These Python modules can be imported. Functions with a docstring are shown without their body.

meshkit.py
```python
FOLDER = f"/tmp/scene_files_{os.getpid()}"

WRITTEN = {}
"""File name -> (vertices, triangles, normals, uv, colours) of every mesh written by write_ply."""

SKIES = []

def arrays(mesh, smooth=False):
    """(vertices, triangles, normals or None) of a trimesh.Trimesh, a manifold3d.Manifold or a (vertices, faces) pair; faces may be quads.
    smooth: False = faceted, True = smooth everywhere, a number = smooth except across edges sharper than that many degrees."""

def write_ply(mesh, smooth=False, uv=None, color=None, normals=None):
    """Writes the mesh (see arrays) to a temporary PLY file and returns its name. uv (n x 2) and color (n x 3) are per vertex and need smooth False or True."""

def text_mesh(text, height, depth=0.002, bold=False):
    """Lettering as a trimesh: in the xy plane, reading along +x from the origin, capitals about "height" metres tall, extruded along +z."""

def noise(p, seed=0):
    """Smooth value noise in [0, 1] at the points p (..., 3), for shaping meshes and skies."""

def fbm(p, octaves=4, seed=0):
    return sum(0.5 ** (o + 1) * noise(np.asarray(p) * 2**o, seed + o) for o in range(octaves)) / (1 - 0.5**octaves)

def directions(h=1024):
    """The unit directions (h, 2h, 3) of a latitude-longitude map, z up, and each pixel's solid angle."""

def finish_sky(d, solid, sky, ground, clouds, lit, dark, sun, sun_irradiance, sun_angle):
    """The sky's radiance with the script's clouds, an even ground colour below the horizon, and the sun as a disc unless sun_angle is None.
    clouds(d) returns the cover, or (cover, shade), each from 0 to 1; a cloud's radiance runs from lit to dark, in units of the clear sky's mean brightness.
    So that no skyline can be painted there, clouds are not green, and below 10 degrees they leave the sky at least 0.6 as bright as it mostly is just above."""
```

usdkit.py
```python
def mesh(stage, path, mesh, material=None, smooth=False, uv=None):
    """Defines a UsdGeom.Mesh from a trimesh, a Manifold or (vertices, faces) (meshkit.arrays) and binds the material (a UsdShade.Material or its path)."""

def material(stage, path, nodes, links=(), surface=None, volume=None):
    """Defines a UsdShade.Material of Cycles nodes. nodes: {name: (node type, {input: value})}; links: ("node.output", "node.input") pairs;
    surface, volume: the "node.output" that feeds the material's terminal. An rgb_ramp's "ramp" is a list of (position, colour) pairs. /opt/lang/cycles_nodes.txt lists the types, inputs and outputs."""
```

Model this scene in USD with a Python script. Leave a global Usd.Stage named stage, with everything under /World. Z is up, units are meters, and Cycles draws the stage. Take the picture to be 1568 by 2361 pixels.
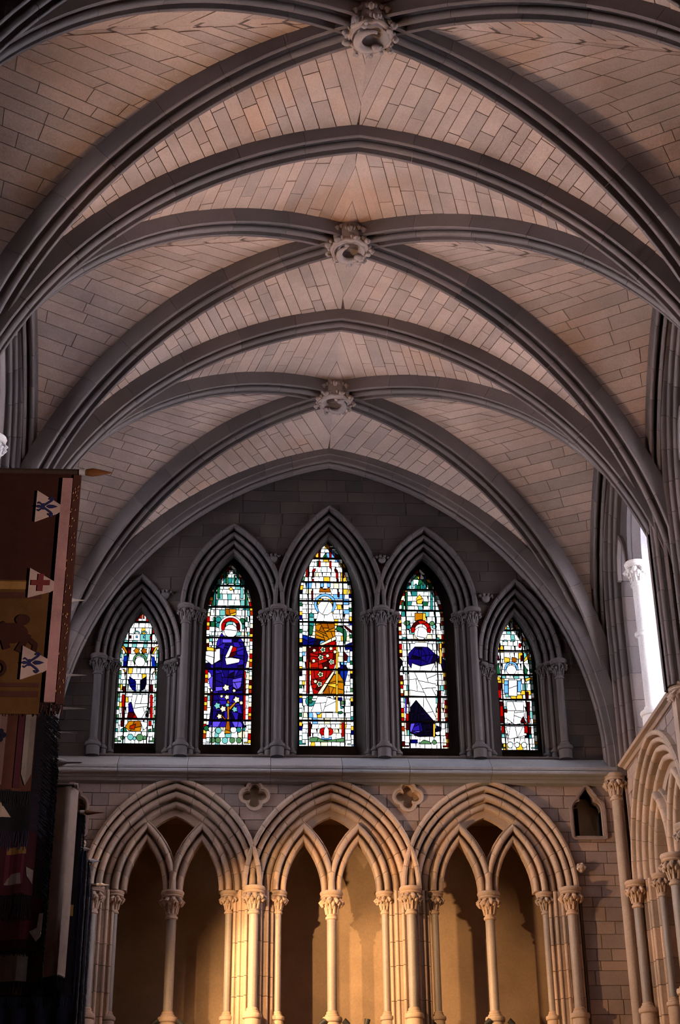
import math, random
import numpy as np, trimesh, manifold3d
import mapbox_earcut as _earcut
from shapely.geometry import Polygon, MultiPolygon, Point, LineString, box as sbox
from shapely.ops import unary_union
from shapely import affinity
import shapely
import usdkit
from meshkit import noise
from pxr import Usd, UsdGeom, UsdLux, UsdShade, Gf, Vt, Sdf

rng = random.Random(11)
PI = math.pi
stage = Usd.Stage.CreateInMemory()
UsdGeom.Xform.Define(stage, '/World')
UsdGeom.Scope.Define(stage, '/World/Looks')
FL = 1.6            # all heights below are measured from the eye; the floor lies 1.6 m lower and is world z = 0

# ------------------------------------------------------------------ camera, sky, lamps, exposure
cam = UsdGeom.Camera.Define(stage, '/World/camera')
_fw = np.array([0.052732, 0.882996, 0.466409]); _rt = np.array([0.998476, -0.054241, -0.010199]); _up = np.array([-0.016293, -0.466236, 0.884511])
cam.AddTransformOp().Set(Gf.Matrix4d(*_rt, 0, *_up, 0, *(-_fw), 0, -1.1894, -23.028, FL, 1))
cam.CreateHorizontalApertureAttr(36.0)
cam.CreateFocalLengthAttr(3532.3 / 1568 * 36)
cam.CreateClippingRangeAttr((0.05, 500.0))
EXPOSURE = 0.0
cam.CreateExposureAttr(EXPOSURE)
sky = UsdLux.DomeLight.Define(stage, '/World/sky')
sky.CreateIntensityAttr(8.8)
sky.CreateColorAttr(Gf.Vec3f(1.0, 0.94, 1.10))
WARM = (1.0, 0.60, 0.28)
LAMPS = [  # position (height from the eye), aim, power, radius, cone
    ((-4.05, -3.2, 5.45), (0.35, 0.3, 4.25), 400, 0.05, 17, WARM),
    ((-4.25, -7.4, 6.2), (0.0, 0.2, 4.15), 620, 0.07, 17, WARM),
    ((-4.3, -8.4, 5.6), (3.0, -8.6, 12.4), 220, 0.10, 48, WARM),
    ((-4.15, -3.9, 3.75), (2.0, 0.0, 3.2), 430, 0.07, 40, WARM),
    ((4.2, -18.6, 2.2), (-2.9, -14.2, 3.5), 400, 0.06, 19, (1.0, 0.80, 0.72)),
]

# ------------------------------------------------------------------ materials
def mat(name, base, var=0.12, warm=0.06, rough=0.9, nscale=1.3, blot=0.25, bump=0.25, fine=45, spec=0.25, stain=None):
    b = np.array(base)
    lo, hi = b * (1 - var) * np.array([1 - warm, 1, 1 + warm]), b * (1 + var) * np.array([1 + warm, 1, 1 - warm])
    nodes = {
        'oi': ('object_info', {}), 'geo': ('geometry', {}),
        'tone': ('rgb_ramp', {'ramp': [(0, tuple(lo)), (0.35, tuple(b)), (0.6, tuple(b * 1.03)), (1, tuple(hi))]}),
        'big': ('noise_texture', {'scale': nscale, 'detail': 5.0, 'roughness': 0.62}),
        'bigr': ('rgb_ramp', {'ramp': [(0.25, (1 - blot,) * 3), (0.55, (1.0,) * 3), (0.8, (1 + blot * .4,) * 3)]}),
        'mul': ('mix', {'mix_type': 'multiply', 'fac': 1.0}),
        'fine': ('noise_texture', {'scale': fine, 'detail': 4.0, 'roughness': 0.7}),
        'finer': ('rgb_ramp', {'ramp': [(0.3, (0.86,) * 3), (0.7, (1.1,) * 3)]}),
        'mul2': ('mix', {'mix_type': 'multiply', 'fac': 1.0}),
        'bump': ('bump', {'strength': bump, 'distance': 0.01}),
        'p': ('principled_bsdf', {'roughness': rough, 'specular_ior_level': spec}),
    }
    links = [('oi.random', 'tone.fac'), ('geo.position', 'big.vector'), ('geo.position', 'fine.vector'), ('big.fac', 'bigr.fac'), ('fine.fac', 'finer.fac'),
             ('tone.color', 'mul.color1'), ('bigr.color', 'mul.color2'), ('mul.color', 'mul2.color1'), ('finer.color', 'mul2.color2'),
             ('fine.fac', 'bump.height'), ('bump.normal', 'p.normal')]
    last = 'mul2.color'
    if stain:
        nodes['sn'] = ('noise_texture', {'scale': stain[1], 'detail': 3.0})
        nodes['sr'] = ('rgb_ramp', {'ramp': [(stain[2], (0, 0, 0)), (stain[2] + .15, (1, 1, 1))]})
        nodes['sm'] = ('mix', {'mix_type': 'multiply', 'color2': stain[0]})
        links += [('geo.position', 'sn.vector'), ('sn.fac', 'sr.fac'), ('sr.color', 'sm.fac'), (last, 'sm.color1')]
        last = 'sm.color'
    links.append((last, 'p.base_color'))
    return usdkit.material(stage, '/World/Looks/' + name, nodes, links, surface='p.BSDF')

M = {}
M['web'] = mat('web_stone', (0.415, 0.305, 0.255), var=0.12, warm=0.03, stain=((0.97, 0.84, 0.72), 0.55, 0.54))
M['mortar'] = mat('mortar', (0.13, 0.095, 0.08), var=0.0, warm=0)
M['rib'] = mat('rib_stone', (0.108, 0.082, 0.077), var=0.2, warm=0.05, rough=0.6, spec=0.5)
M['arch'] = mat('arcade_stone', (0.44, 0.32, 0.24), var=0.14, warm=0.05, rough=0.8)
M['shaft'] = mat('shaft_marble', (0.30, 0.25, 0.22), var=0.1, rough=0.5, spec=0.5)
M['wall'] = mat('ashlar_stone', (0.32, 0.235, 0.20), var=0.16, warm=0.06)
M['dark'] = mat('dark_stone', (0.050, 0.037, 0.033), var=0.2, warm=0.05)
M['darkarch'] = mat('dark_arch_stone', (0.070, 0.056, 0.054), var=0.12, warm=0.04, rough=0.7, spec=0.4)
M['ledge'] = mat('ledge_stone', (0.25, 0.235, 0.24), var=0.05, rough=0.8)
M['plaster'] = mat('passage_plaster', (0.36, 0.25, 0.16), var=0.0, blot=0.3, nscale=1.1)
M['pale'] = mat('pale_stone', (0.78, 0.75, 0.73), var=0.08, rough=0.8)
M['shade'] = mat('sooty_stone', (0.11, 0.088, 0.08), var=0.1)
M['floor'] = mat('floor_tile', (0.10, 0.075, 0.06), var=0.0, rough=0.5)
M['boss'] = mat('boss_stone', (0.30, 0.235, 0.21), var=0.1, rough=0.75)
M['iron'] = mat('iron', (0.02, 0.02, 0.022), var=0.0, rough=0.5, blot=0.1, bump=0.05)
M['lead'] = mat('lead', (0.03, 0.03, 0.032), var=0.0, rough=0.6, blot=0.1, bump=0.05)

def cloth_mat(name, col, var=0.0, blot=0.35, nscale=5.0, rough=0.95):
    return mat(name, col, var=var, warm=0, rough=rough, nscale=nscale, blot=blot, bump=0.15, fine=160, spec=0.1)

CL = {k: cloth_mat('cloth_' + k, c) for k, c in dict(
    brown=(0.042, 0.013, 0.009), ochre=(0.105, 0.045, 0.014), pink=(0.40, 0.20, 0.19), white=(0.46, 0.31, 0.27), blue=(0.025, 0.022, 0.075), red=(0.16, 0.03, 0.03),
    gold=(0.26, 0.13, 0.04), black=(0.012, 0.010, 0.012), rust=(0.075, 0.026, 0.018), tan=(0.34, 0.24, 0.19), crimson=(0.10, 0.020, 0.034), maroon=(0.050, 0.012, 0.017), rose=(0.21, 0.115, 0.10),
    pale=(0.20, 0.155, 0.14), paper=(0.62, 0.58, 0.62), navy=(0.018, 0.018, 0.035), teal=(0.03, 0.045, 0.055), grey=(0.12, 0.11, 0.12)).items()}
M['pole'] = mat('pole_wood', (0.05, 0.03, 0.022), var=0, rough=0.35, spec=0.6, blot=0.2)
M['giltwood'] = mat('gilt_wood', (0.16, 0.06, 0.02), var=0, rough=0.35, spec=0.6, blot=0.2)
M['steel'] = mat('spear_steel', (0.45, 0.40, 0.40), var=0, rough=0.3, spec=0.8, blot=0.15)
M['thread'] = mat('gold_thread', (0.42, 0.20, 0.06), var=0, rough=0.4, spec=0.7)
M['housing'] = mat('lamp_housing', (0.03, 0.03, 0.03), var=0, rough=0.5)

def glass(name, col):
    return usdkit.material(stage, '/World/Looks/glass_' + name, {
        't': ('transparent_bsdf', {'color': col}), 'g': ('glossy_bsdf', {'color': (0.5, 0.5, 0.5), 'roughness': 0.15}), 'f': ('fresnel', {'IOR': 1.45}), 'm': ('mix_closure', {})},
        [('f.fac', 'm.fac'), ('t.BSDF', 'm.closure1'), ('g.BSDF', 'm.closure2')], surface='m.closure')

G = {k: glass(k, c) for k, c in dict(
    plain=(0.82, 0.84, 0.84), clear=(0.37, 0.385, 0.365), milk=(0.2, 0.25, 0.23), pale=(0.09, 0.165, 0.15), green=(0.02, 0.075, 0.042), teal=(0.03, 0.11, 0.1), sage=(0.06, 0.105, 0.06), red=(0.14, 0.008, 0.006), ruby=(0.048, 0.003, 0.006), orange=(0.135, 0.033, 0.0045), gold=(0.16, 0.095, 0.009), yellow=(0.24, 0.17, 0.035), blue=(0.0045, 0.009, 0.072), sky=(0.09, 0.16, 0.27), purple=(0.016, 0.009, 0.075), violet=(0.03, 0.019, 0.12), lilac=(0.075, 0.06, 0.18), navy=(0.0045, 0.0045, 0.018), scarlet=(0.15, 0.018, 0.0075), amber=(.13, .065, .006), plum=(0.009, 0.0045, 0.027), cobalt=(0.009, 0.03, 0.12), brown=(0.045, 0.0195, 0.0075), cream=(0.26, 0.24, 0.165)).items()}

# ------------------------------------------------------------------ scene helpers
_used = {}
def numbered(parent, name):
    k = (parent, name); n = _used.get(k, -1) + 1; _used[k] = n
    return name if n == 0 else '%s_%03d' % (name, n)

_prims = {}
class Node:
    def __init__(s, path, zb, ref): s.path, s.zb, s.ref = path, zb, ref

def annotate(prim, label=None, cat=None, group=None, kind=None):
    for k, v in (('label', label), ('category', cat), ('group', group), ('kind', kind)):
        if v: prim.SetCustomDataByKey(k, v)

def thing(name, label, cat, loc=(0, 0), zb=0.0, rot=0.0, group=None, kind=None):
    """a top-level Xform at the thing's base; its parts are given in local x, y and in heights from the eye"""
    path = '/World/' + numbered('/World', name)
    x = UsdGeom.Xform.Define(stage, path)
    x.AddTranslateOp().Set(Gf.Vec3d(loc[0], loc[1], zb + FL))
    if rot: x.AddRotateZOp().Set(rot)
    annotate(x.GetPrim(), label, cat, group, kind)
    return Node(path, zb, None)

def structure(name, label, loc=(0, 0), zb=0.0, rot=0.0, cat=None):
    return thing(name, label, cat, loc, zb, rot, None, 'structure')

def copy(src, name, label, cat, loc, rot=0.0, group=None, kind=None):
    path = '/World/' + numbered('/World', name)
    x = UsdGeom.Xform.Define(stage, path)
    x.GetPrim().GetReferences().AddInternalReference(src.path)
    x.GetPrim().SetInstanceable(True)
    xf = UsdGeom.Xformable(x); xf.ClearXformOpOrder()
    x.GetPrim().RemoveProperty('xformOp:translate')
    xf.AddTranslateOp().Set(Gf.Vec3d(loc[0], loc[1], src.zb + FL))
    xf.AddRotateZOp().Set(rot)
    annotate(x.GetPrim(), label, cat, group, kind)
    return Node(path, src.zb, src)

def group_part(parent, name, label=None):
    path = parent.path + '/' + numbered(parent.path, name)
    x = UsdGeom.Xform.Define(stage, path)
    annotate(x.GetPrim(), label)
    return Node(path, parent.zb, None)

def raw(path, pts, counts, idx, material, normals=None):
    m = UsdGeom.Mesh.Define(stage, path)
    m.CreatePointsAttr(Vt.Vec3fArray.FromNumpy(np.ascontiguousarray(pts, np.float32)))
    m.CreateFaceVertexCountsAttr(Vt.IntArray.FromNumpy(np.asarray(counts, np.int32)))
    m.CreateFaceVertexIndicesAttr(Vt.IntArray.FromNumpy(np.asarray(idx, np.int32).ravel()))
    m.CreateSubdivisionSchemeAttr('none')
    UsdShade.MaterialBindingAPI.Apply(m.GetPrim()).Bind(material)
    return m.GetPrim()

def part(parent, name, mesh, material, label=None, smooth=False, kind=None):
    path = parent.path + '/' + numbered(parent.path, name)
    if isinstance(mesh, list): mesh = join(mesh)
    v, f = np.array(mesh[0], float), np.asarray(mesh[1], int)
    v = v - np.array([0, 0, parent.zb])
    if smooth is False:
        prim = raw(path, v, np.full(len(f), f.shape[1]), f, material)
    else:
        prim = usdkit.mesh(stage, path, (v, f), material, smooth=smooth).GetPrim()
    annotate(prim, label, kind=kind)
    return prim

def tri(f):
    f = np.asarray(f, int)
    return f if f.shape[1] == 3 else np.vstack([f[:, [0, 1, 2]], f[:, [0, 2, 3]]])

def join(ms):
    vs, fs, n = [], [], 0
    for v, f in ms:
        v = np.asarray(v, float)
        vs.append(v); fs.append(tri(f) + n); n += len(v)
    return np.vstack(vs), np.vstack(fs)

def tm(m): return np.array(m.vertices), np.array(m.faces)

BOXF = np.array([[0, 3, 2, 1], [4, 5, 6, 7], [0, 1, 5, 4], [1, 2, 6, 5], [2, 3, 7, 6], [3, 0, 4, 7]])
def bx(x0, x1, y0, y1, z0, z1):
    return np.array([[x0, y0, z0], [x1, y0, z0], [x1, y1, z0], [x0, y1, z0], [x0, y0, z1], [x1, y0, z1], [x1, y1, z1], [x0, y1, z1]], float), BOXF

def polys(g):
    if g.is_empty: return []
    if g.geom_type == 'Polygon': return [g]
    return [p for p in getattr(g, 'geoms', []) if p.geom_type == 'Polygon' and p.area > 1e-8]

def earcut(p):
    rings = [np.array(r.coords)[:-1] for r in (p.exterior, *p.interiors)]
    v = np.vstack(rings)
    ends = np.cumsum([len(r) for r in rings]).astype(np.uint32)
    return v, _earcut.triangulate_float64(v, ends).reshape(-1, 3).astype(int), rings

def prism(poly, d0, d1, axes='xz'):
    """a polygon swept from depth d0 to d1. axes xz: depth is y; yz: depth is x; xy: depth is z"""
    out = []
    for p in polys(poly):
        v, t, rings = earcut(p)
        n = len(v)
        a = {'xz': lambda v, d: np.c_[v[:, 0], np.full(len(v), d), v[:, 1]], 'yz': lambda v, d: np.c_[np.full(len(v), d), v[:, 0], v[:, 1]], 'xy': lambda v, d: np.c_[v[:, 0], v[:, 1], np.full(len(v), d)]}[axes]
        V = np.vstack([a(v, d0), a(v, d1)])
        F = [t, t[:, ::-1] + n]
        s = 0
        for r in rings:
            k = len(r); i = np.arange(k); j = (i + 1) % k
            F.append(np.c_[s + i, s + i + n, s + j + n]); F.append(np.c_[s + i, s + j + n, s + j])
            s += k
        out.append((V, np.vstack(F)))
    if not out: return None
    V, F = join(out)
    m = trimesh.Trimesh(V, F, process=False)
    if m.volume < 0: F = F[:, ::-1]
    return V, F

def lathe(prof, n=20, c=(0, 0)):
    prof = np.array(prof, float)
    a = np.arange(n) * 2 * PI / n
    V = np.concatenate([np.c_[c[0] + r * np.cos(a), c[1] + r * np.sin(a), np.full(n, z)] for r, z in prof])
    F = []
    for k in range(len(prof) - 1):
        i = np.arange(n); j = (i + 1) % n
        F.append(np.c_[k * n + i, k * n + j, (k + 1) * n + j, (k + 1) * n + i])
    return V, np.vstack(F)

def tube(path, rad, n=6, cap=True):
    path = np.array(path, float); rad = np.broadcast_to(rad, len(path))
    t = np.gradient(path, axis=0); t /= np.linalg.norm(t, axis=1, keepdims=True) + 1e-12
    ref = np.array([0, 0, 1.0]) if abs(t[0, 2]) < 0.9 else np.array([1.0, 0, 0])
    V = []; 
    u = np.cross(t[0], ref); u /= np.linalg.norm(u)
    for k in range(len(path)):
        u = u - t[k] * (u @ t[k]); u /= np.linalg.norm(u) + 1e-12
        w = np.cross(t[k], u)
        a = np.arange(n) * 2 * PI / n
        V.append(path[k] + rad[k] * (np.cos(a)[:, None] * u + np.sin(a)[:, None] * w))
    V = np.vstack(V); F = []
    for k in range(len(path) - 1):
        i = np.arange(n); j = (i + 1) % n
        F.append(np.c_[k * n + i, k * n + j, (k + 1) * n + j, (k + 1) * n + i])
    F = tri(np.vstack(F))
    if cap:
        m = len(V); V = np.vstack([V, path[0], path[-1]]); i = np.arange(n); j = (i + 1) % n
        F = np.vstack([F, np.c_[np.full(n, m), j, i], np.c_[np.full(n, m + 1), (len(path) - 1) * n + i, (len(path) - 1) * n + j]])
    return V, F

def ball(c, r, squash=(1, 1, 1), sub=1):
    s = trimesh.creation.icosphere(sub, r)
    return np.array(s.vertices) * np.array(squash) + np.array(c), np.array(s.faces)

def arcp(cx, cy, r, a0, a1, n=6):
    a = np.radians(np.linspace(a0, a1, n))
    return [(cx + r * math.cos(t), cy + r * math.sin(t)) for t in a]

def pointed(xc, s, zs, h, zb, n=10, off=0.0):
    """outline of a pointed opening of half span s, springing zs, rise h, down to zb; off widens it"""
    R = (s * s + h * h) / (2 * s); c = s - R; R += off
    th = np.linspace(0, math.acos(max(-1, min(1, -c / R))), n)
    right = [(xc + c + R * math.cos(t), zs + R * math.sin(t)) for t in th]
    left = [(2 * xc - x, z) for x, z in right[::-1][1:]]
    return [(xc + s + off, zb)] + right + left + [(xc - s - off, zb)]

def arch_ring(s, zs, h, prof, joints, place, rings=3, gap=0.005, halves=(1, -1), zfoot=None, jamb=0.6, t0=0.0):
    """voussoirs of a pointed arch: prof is a closed section (radial offset, depth); place maps (lateral, depth, z) rows to points"""
    prof = np.array(prof, float)
    R0 = (s * s + h * h) / (2 * s); c = s - R0
    r = R0 + prof[:, 0]
    th = np.arccos(np.clip(-c / r, -1, 1))
    capv, capt, _ = earcut(Polygon(prof).buffer(0)) if False else (None, None, None)
    t3 = _earcut.triangulate_float64(prof, np.array([len(prof)], np.uint32)).reshape(-1, 3).astype(int)
    L = R0 * math.acos(max(-1, min(1, -c / R0)))
    out = []
    def solid(ringpts):
        n = len(prof); k = len(ringpts)
        V = np.vstack(ringpts); F = []
        for a in range(k - 1):
            i = np.arange(n); j = (i + 1) % n
            F.append(np.c_[a * n + i, a * n + j, (a + 1) * n + j]); F.append(np.c_[a * n + i, (a + 1) * n + j, (a + 1) * n + i])
        F += [t3, t3[:, ::-1] + (k - 1) * n]
        return V, np.vstack(F)
    for sg in halves:
        if zfoot is not None:
            nj = max(1, round((zs - zfoot) / jamb)); zz = np.linspace(zfoot, zs, nj + 1)
            for a, b in zip(zz, zz[1:]):
                out.append(solid([place(np.c_[sg * (s + prof[:, 0]), prof[:, 1], np.full(len(prof), z)]) for z in (a + gap / 2, b - gap / 2)]))
        tt = np.linspace(t0, 1, joints + 1)
        for a, b in zip(tt, tt[1:]):
            a2 = a + gap / 2 / L; b2 = b - (gap / 2 / L if b < 1 else 0)
            rr = []
            for t in np.linspace(a2, b2, rings):
                q = t * th
                rr.append(place(np.c_[sg * (c + r * np.cos(q)), prof[:, 1], zs + r * np.sin(q)]))
            out.append(solid(rr))
    fixed = []
    for V, F in out:
        if trimesh.Trimesh(V, F, process=False).volume < 0: F = F[:, ::-1]
        fixed.append((V, F))
    return fixed

LOC = lambda p: p                                     # arch built in place: lateral = x, depth = y

def ashlar(region, zs, lens, seed, thick=0.22, gap=0.010, proud=0.005, front=0.0, axes='xz', sgn=1, minarea=0.002, keep=None):
    """coursed blocks clipped to a region; returns (mesh, area) list"""
    r = random.Random(seed); x0, _, x1, _ = region.bounds; out = []
    for a, b in zip(zs, zs[1:]):
        x = x0 - r.uniform(0, lens[1])
        while x < x1:
            w = r.uniform(*lens)
            cell = sbox(x, a, x + w, b).intersection(region)
            x += w
            for p in polys(cell):
                p = p.buffer(-gap / 2, join_style=2)
                for q in polys(p):
                    if q.area < minarea: continue
                    q = q.simplify(0.004)
                    f = front + sgn * r.uniform(-proud, proud)
                    m = prism(q, f, front + sgn * thick, axes)
                    if m: out.append((m, q.area))
    return out

def courses(z0, z1, lo, hi, seed):
    r = random.Random(seed); z = [z0]
    while z[-1] < z1: z.append(z[-1] + r.uniform(lo, hi))
    z[-1] = max(z[-1], z1)
    return z

def put_stones(parent, stones, material, name='stone', limit=298):
    stones = sorted(stones, key=lambda s: -s[1])
    for m, _ in stones[:limit]: part(parent, name, m, material)
    if len(stones) > limit: part(parent, 'small_' + name, join([m for m, _ in stones[limit:]]), material, kind='stuff')

# ================================================================== the vault
SP = 7.45            # springing level of every rib (from the eye)
BAY = 4.0
class Half:
    """half a pointed rib: distance from the crown line d(l) and height z(l) along its length, from the springer up"""
    def __init__(s, span, z0, h, off=0.0):
        r = h - z0; s.R = (span * span + r * r) / (2 * span); s.c = span - s.R; s.z0 = z0
        s.off = off; R = s.R + off; s.span = span
        th = np.linspace(0, math.acos(-s.c / R), 160)
        d = np.r_[span + off, s.c + R * np.cos(th)]; z = np.r_[SP, z0 + R * np.sin(th)]
        s.l = np.r_[0, np.cumsum(np.hypot(np.diff(d), np.diff(z)))]; s.d, s.z = d, z; s.L = s.l[-1]
    def at(s, l):
        l = np.minimum(l, s.L)
        return np.interp(l, s.l, s.d), np.interp(l, s.l, s.z)

RIB_HALF = [(.0, .002), (.014, .005)] + arcp(0, .05, .045, 300, 410, 6) + [(.036, .10), (.055, .14), (.085, .15), (.115, .13), (.129, .08), (.131, .034), (.138, .027), (.168, .027), (.178, .036), (.178, .30)]
RIB = [(-x, y) for x, y in RIB_HALF[::-1][:-1]] + RIB_HALF
WALLRIB_HALF = [(.0, .0)] + arcp(0, .045, .042, 300, 400, 5) + [(.036, .09), (.046, .15), (.066, .155), (.076, .10)] + arcp(.113, .062, .036, 190, 370, 6) + [(.146, .10), (.150, .14), (.175, .15), (.175, .34)]
WALLRIB = [(-x, y) for x, y in WALLRIB_HALF[::-1][:-1]] + WALLRIB_HALF

def rib_stones(half, O, hdir, step=0.78, prof=RIB, gap=0.004):
    """voussoirs of a rib whose crown is over O and which runs out along hdir"""
    O = np.array(O, float); hd = np.array(hdir, float); hd = hd / np.linalg.norm(hd); wd = np.array([-hd[1], hd[0]])
    prof = np.array(prof, float); u, v = prof[:, 0], prof[:, 1]; n = len(prof)
    t3 = _earcut.triangulate_float64(prof, np.array([n], np.uint32)).reshape(-1, 3).astype(int)
    r = half.R + v; th = np.arccos(np.clip(-half.c / r, -1, 1)); La = half.R * math.acos(-half.c / half.R); L0 = half.z0 - SP
    r_ = random.Random(int(abs(O[0] * 31 + O[1] * 7 + hd[0] * 13) * 100) + 3)
    cuts = [-L0]
    while cuts[-1] < La - step * .6: cuts.append(cuts[-1] + step * r_.uniform(.75, 1.2))
    cuts[-1] = La
    def ring(q):
        if q < 0: d, z = half.span + v, np.full(n, half.z0 + q)
        else: d, z = half.c + r * np.cos(q / La * th), half.z0 + r * np.sin(q / La * th)
        xy = O + d[:, None] * hd + u[:, None] * wd
        return np.c_[xy, z]
    out = []
    for a, b in zip(cuts, cuts[1:]):
        qs = [a + gap / 2] + ([0.0] if a < -.02 and b > .02 else []) + list(np.linspace(a, b, 4)[1:-1]) + [b - (gap / 2 if b < La else 0)]
        rr = [ring(q) for q in sorted(qs)]; k = len(rr); F = []; i = np.arange(n); j = (i + 1) % n
        for m in range(k - 1):
            F.append(np.c_[m * n + i, m * n + j, (m + 1) * n + j]); F.append(np.c_[m * n + i, (m + 1) * n + j, (m + 1) * n + i])
        F = np.vstack(F + [t3, t3[:, ::-1] + (k - 1) * n]); V = np.vstack(rr)
        if trimesh.Trimesh(V, F, process=False).volume < 0: F = F[:, ::-1]
        out.append((V, F))
    return out

TR = Half(4.68, 7.8, 13.20)
EW = Half(4.30, 7.7, 12.98)
WOFF = 0.235
def corner(y):                       # where ribs spring, in plan
    return (4.35, -0.12) if y == 0 else (4.62, y)
def diag_half(k, far, off=0.0):
    ye = -BAY * k if far else -BAY * (k + 1)
    cx, cy = corner(ye); yb = -BAY * k - 2
    if ye != 0: cy = ye + (.13 if not far else -.13)
    return Half(math.hypot(cx, cy - yb), 8.28, 13.14, off), cx, cy, yb
BAYNAME = ['bay by the stained glass', 'middle bay', 'nearest bay in view', 'bay above the frame']
SIDEN = {-1: 'left', 1: 'right'}

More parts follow.
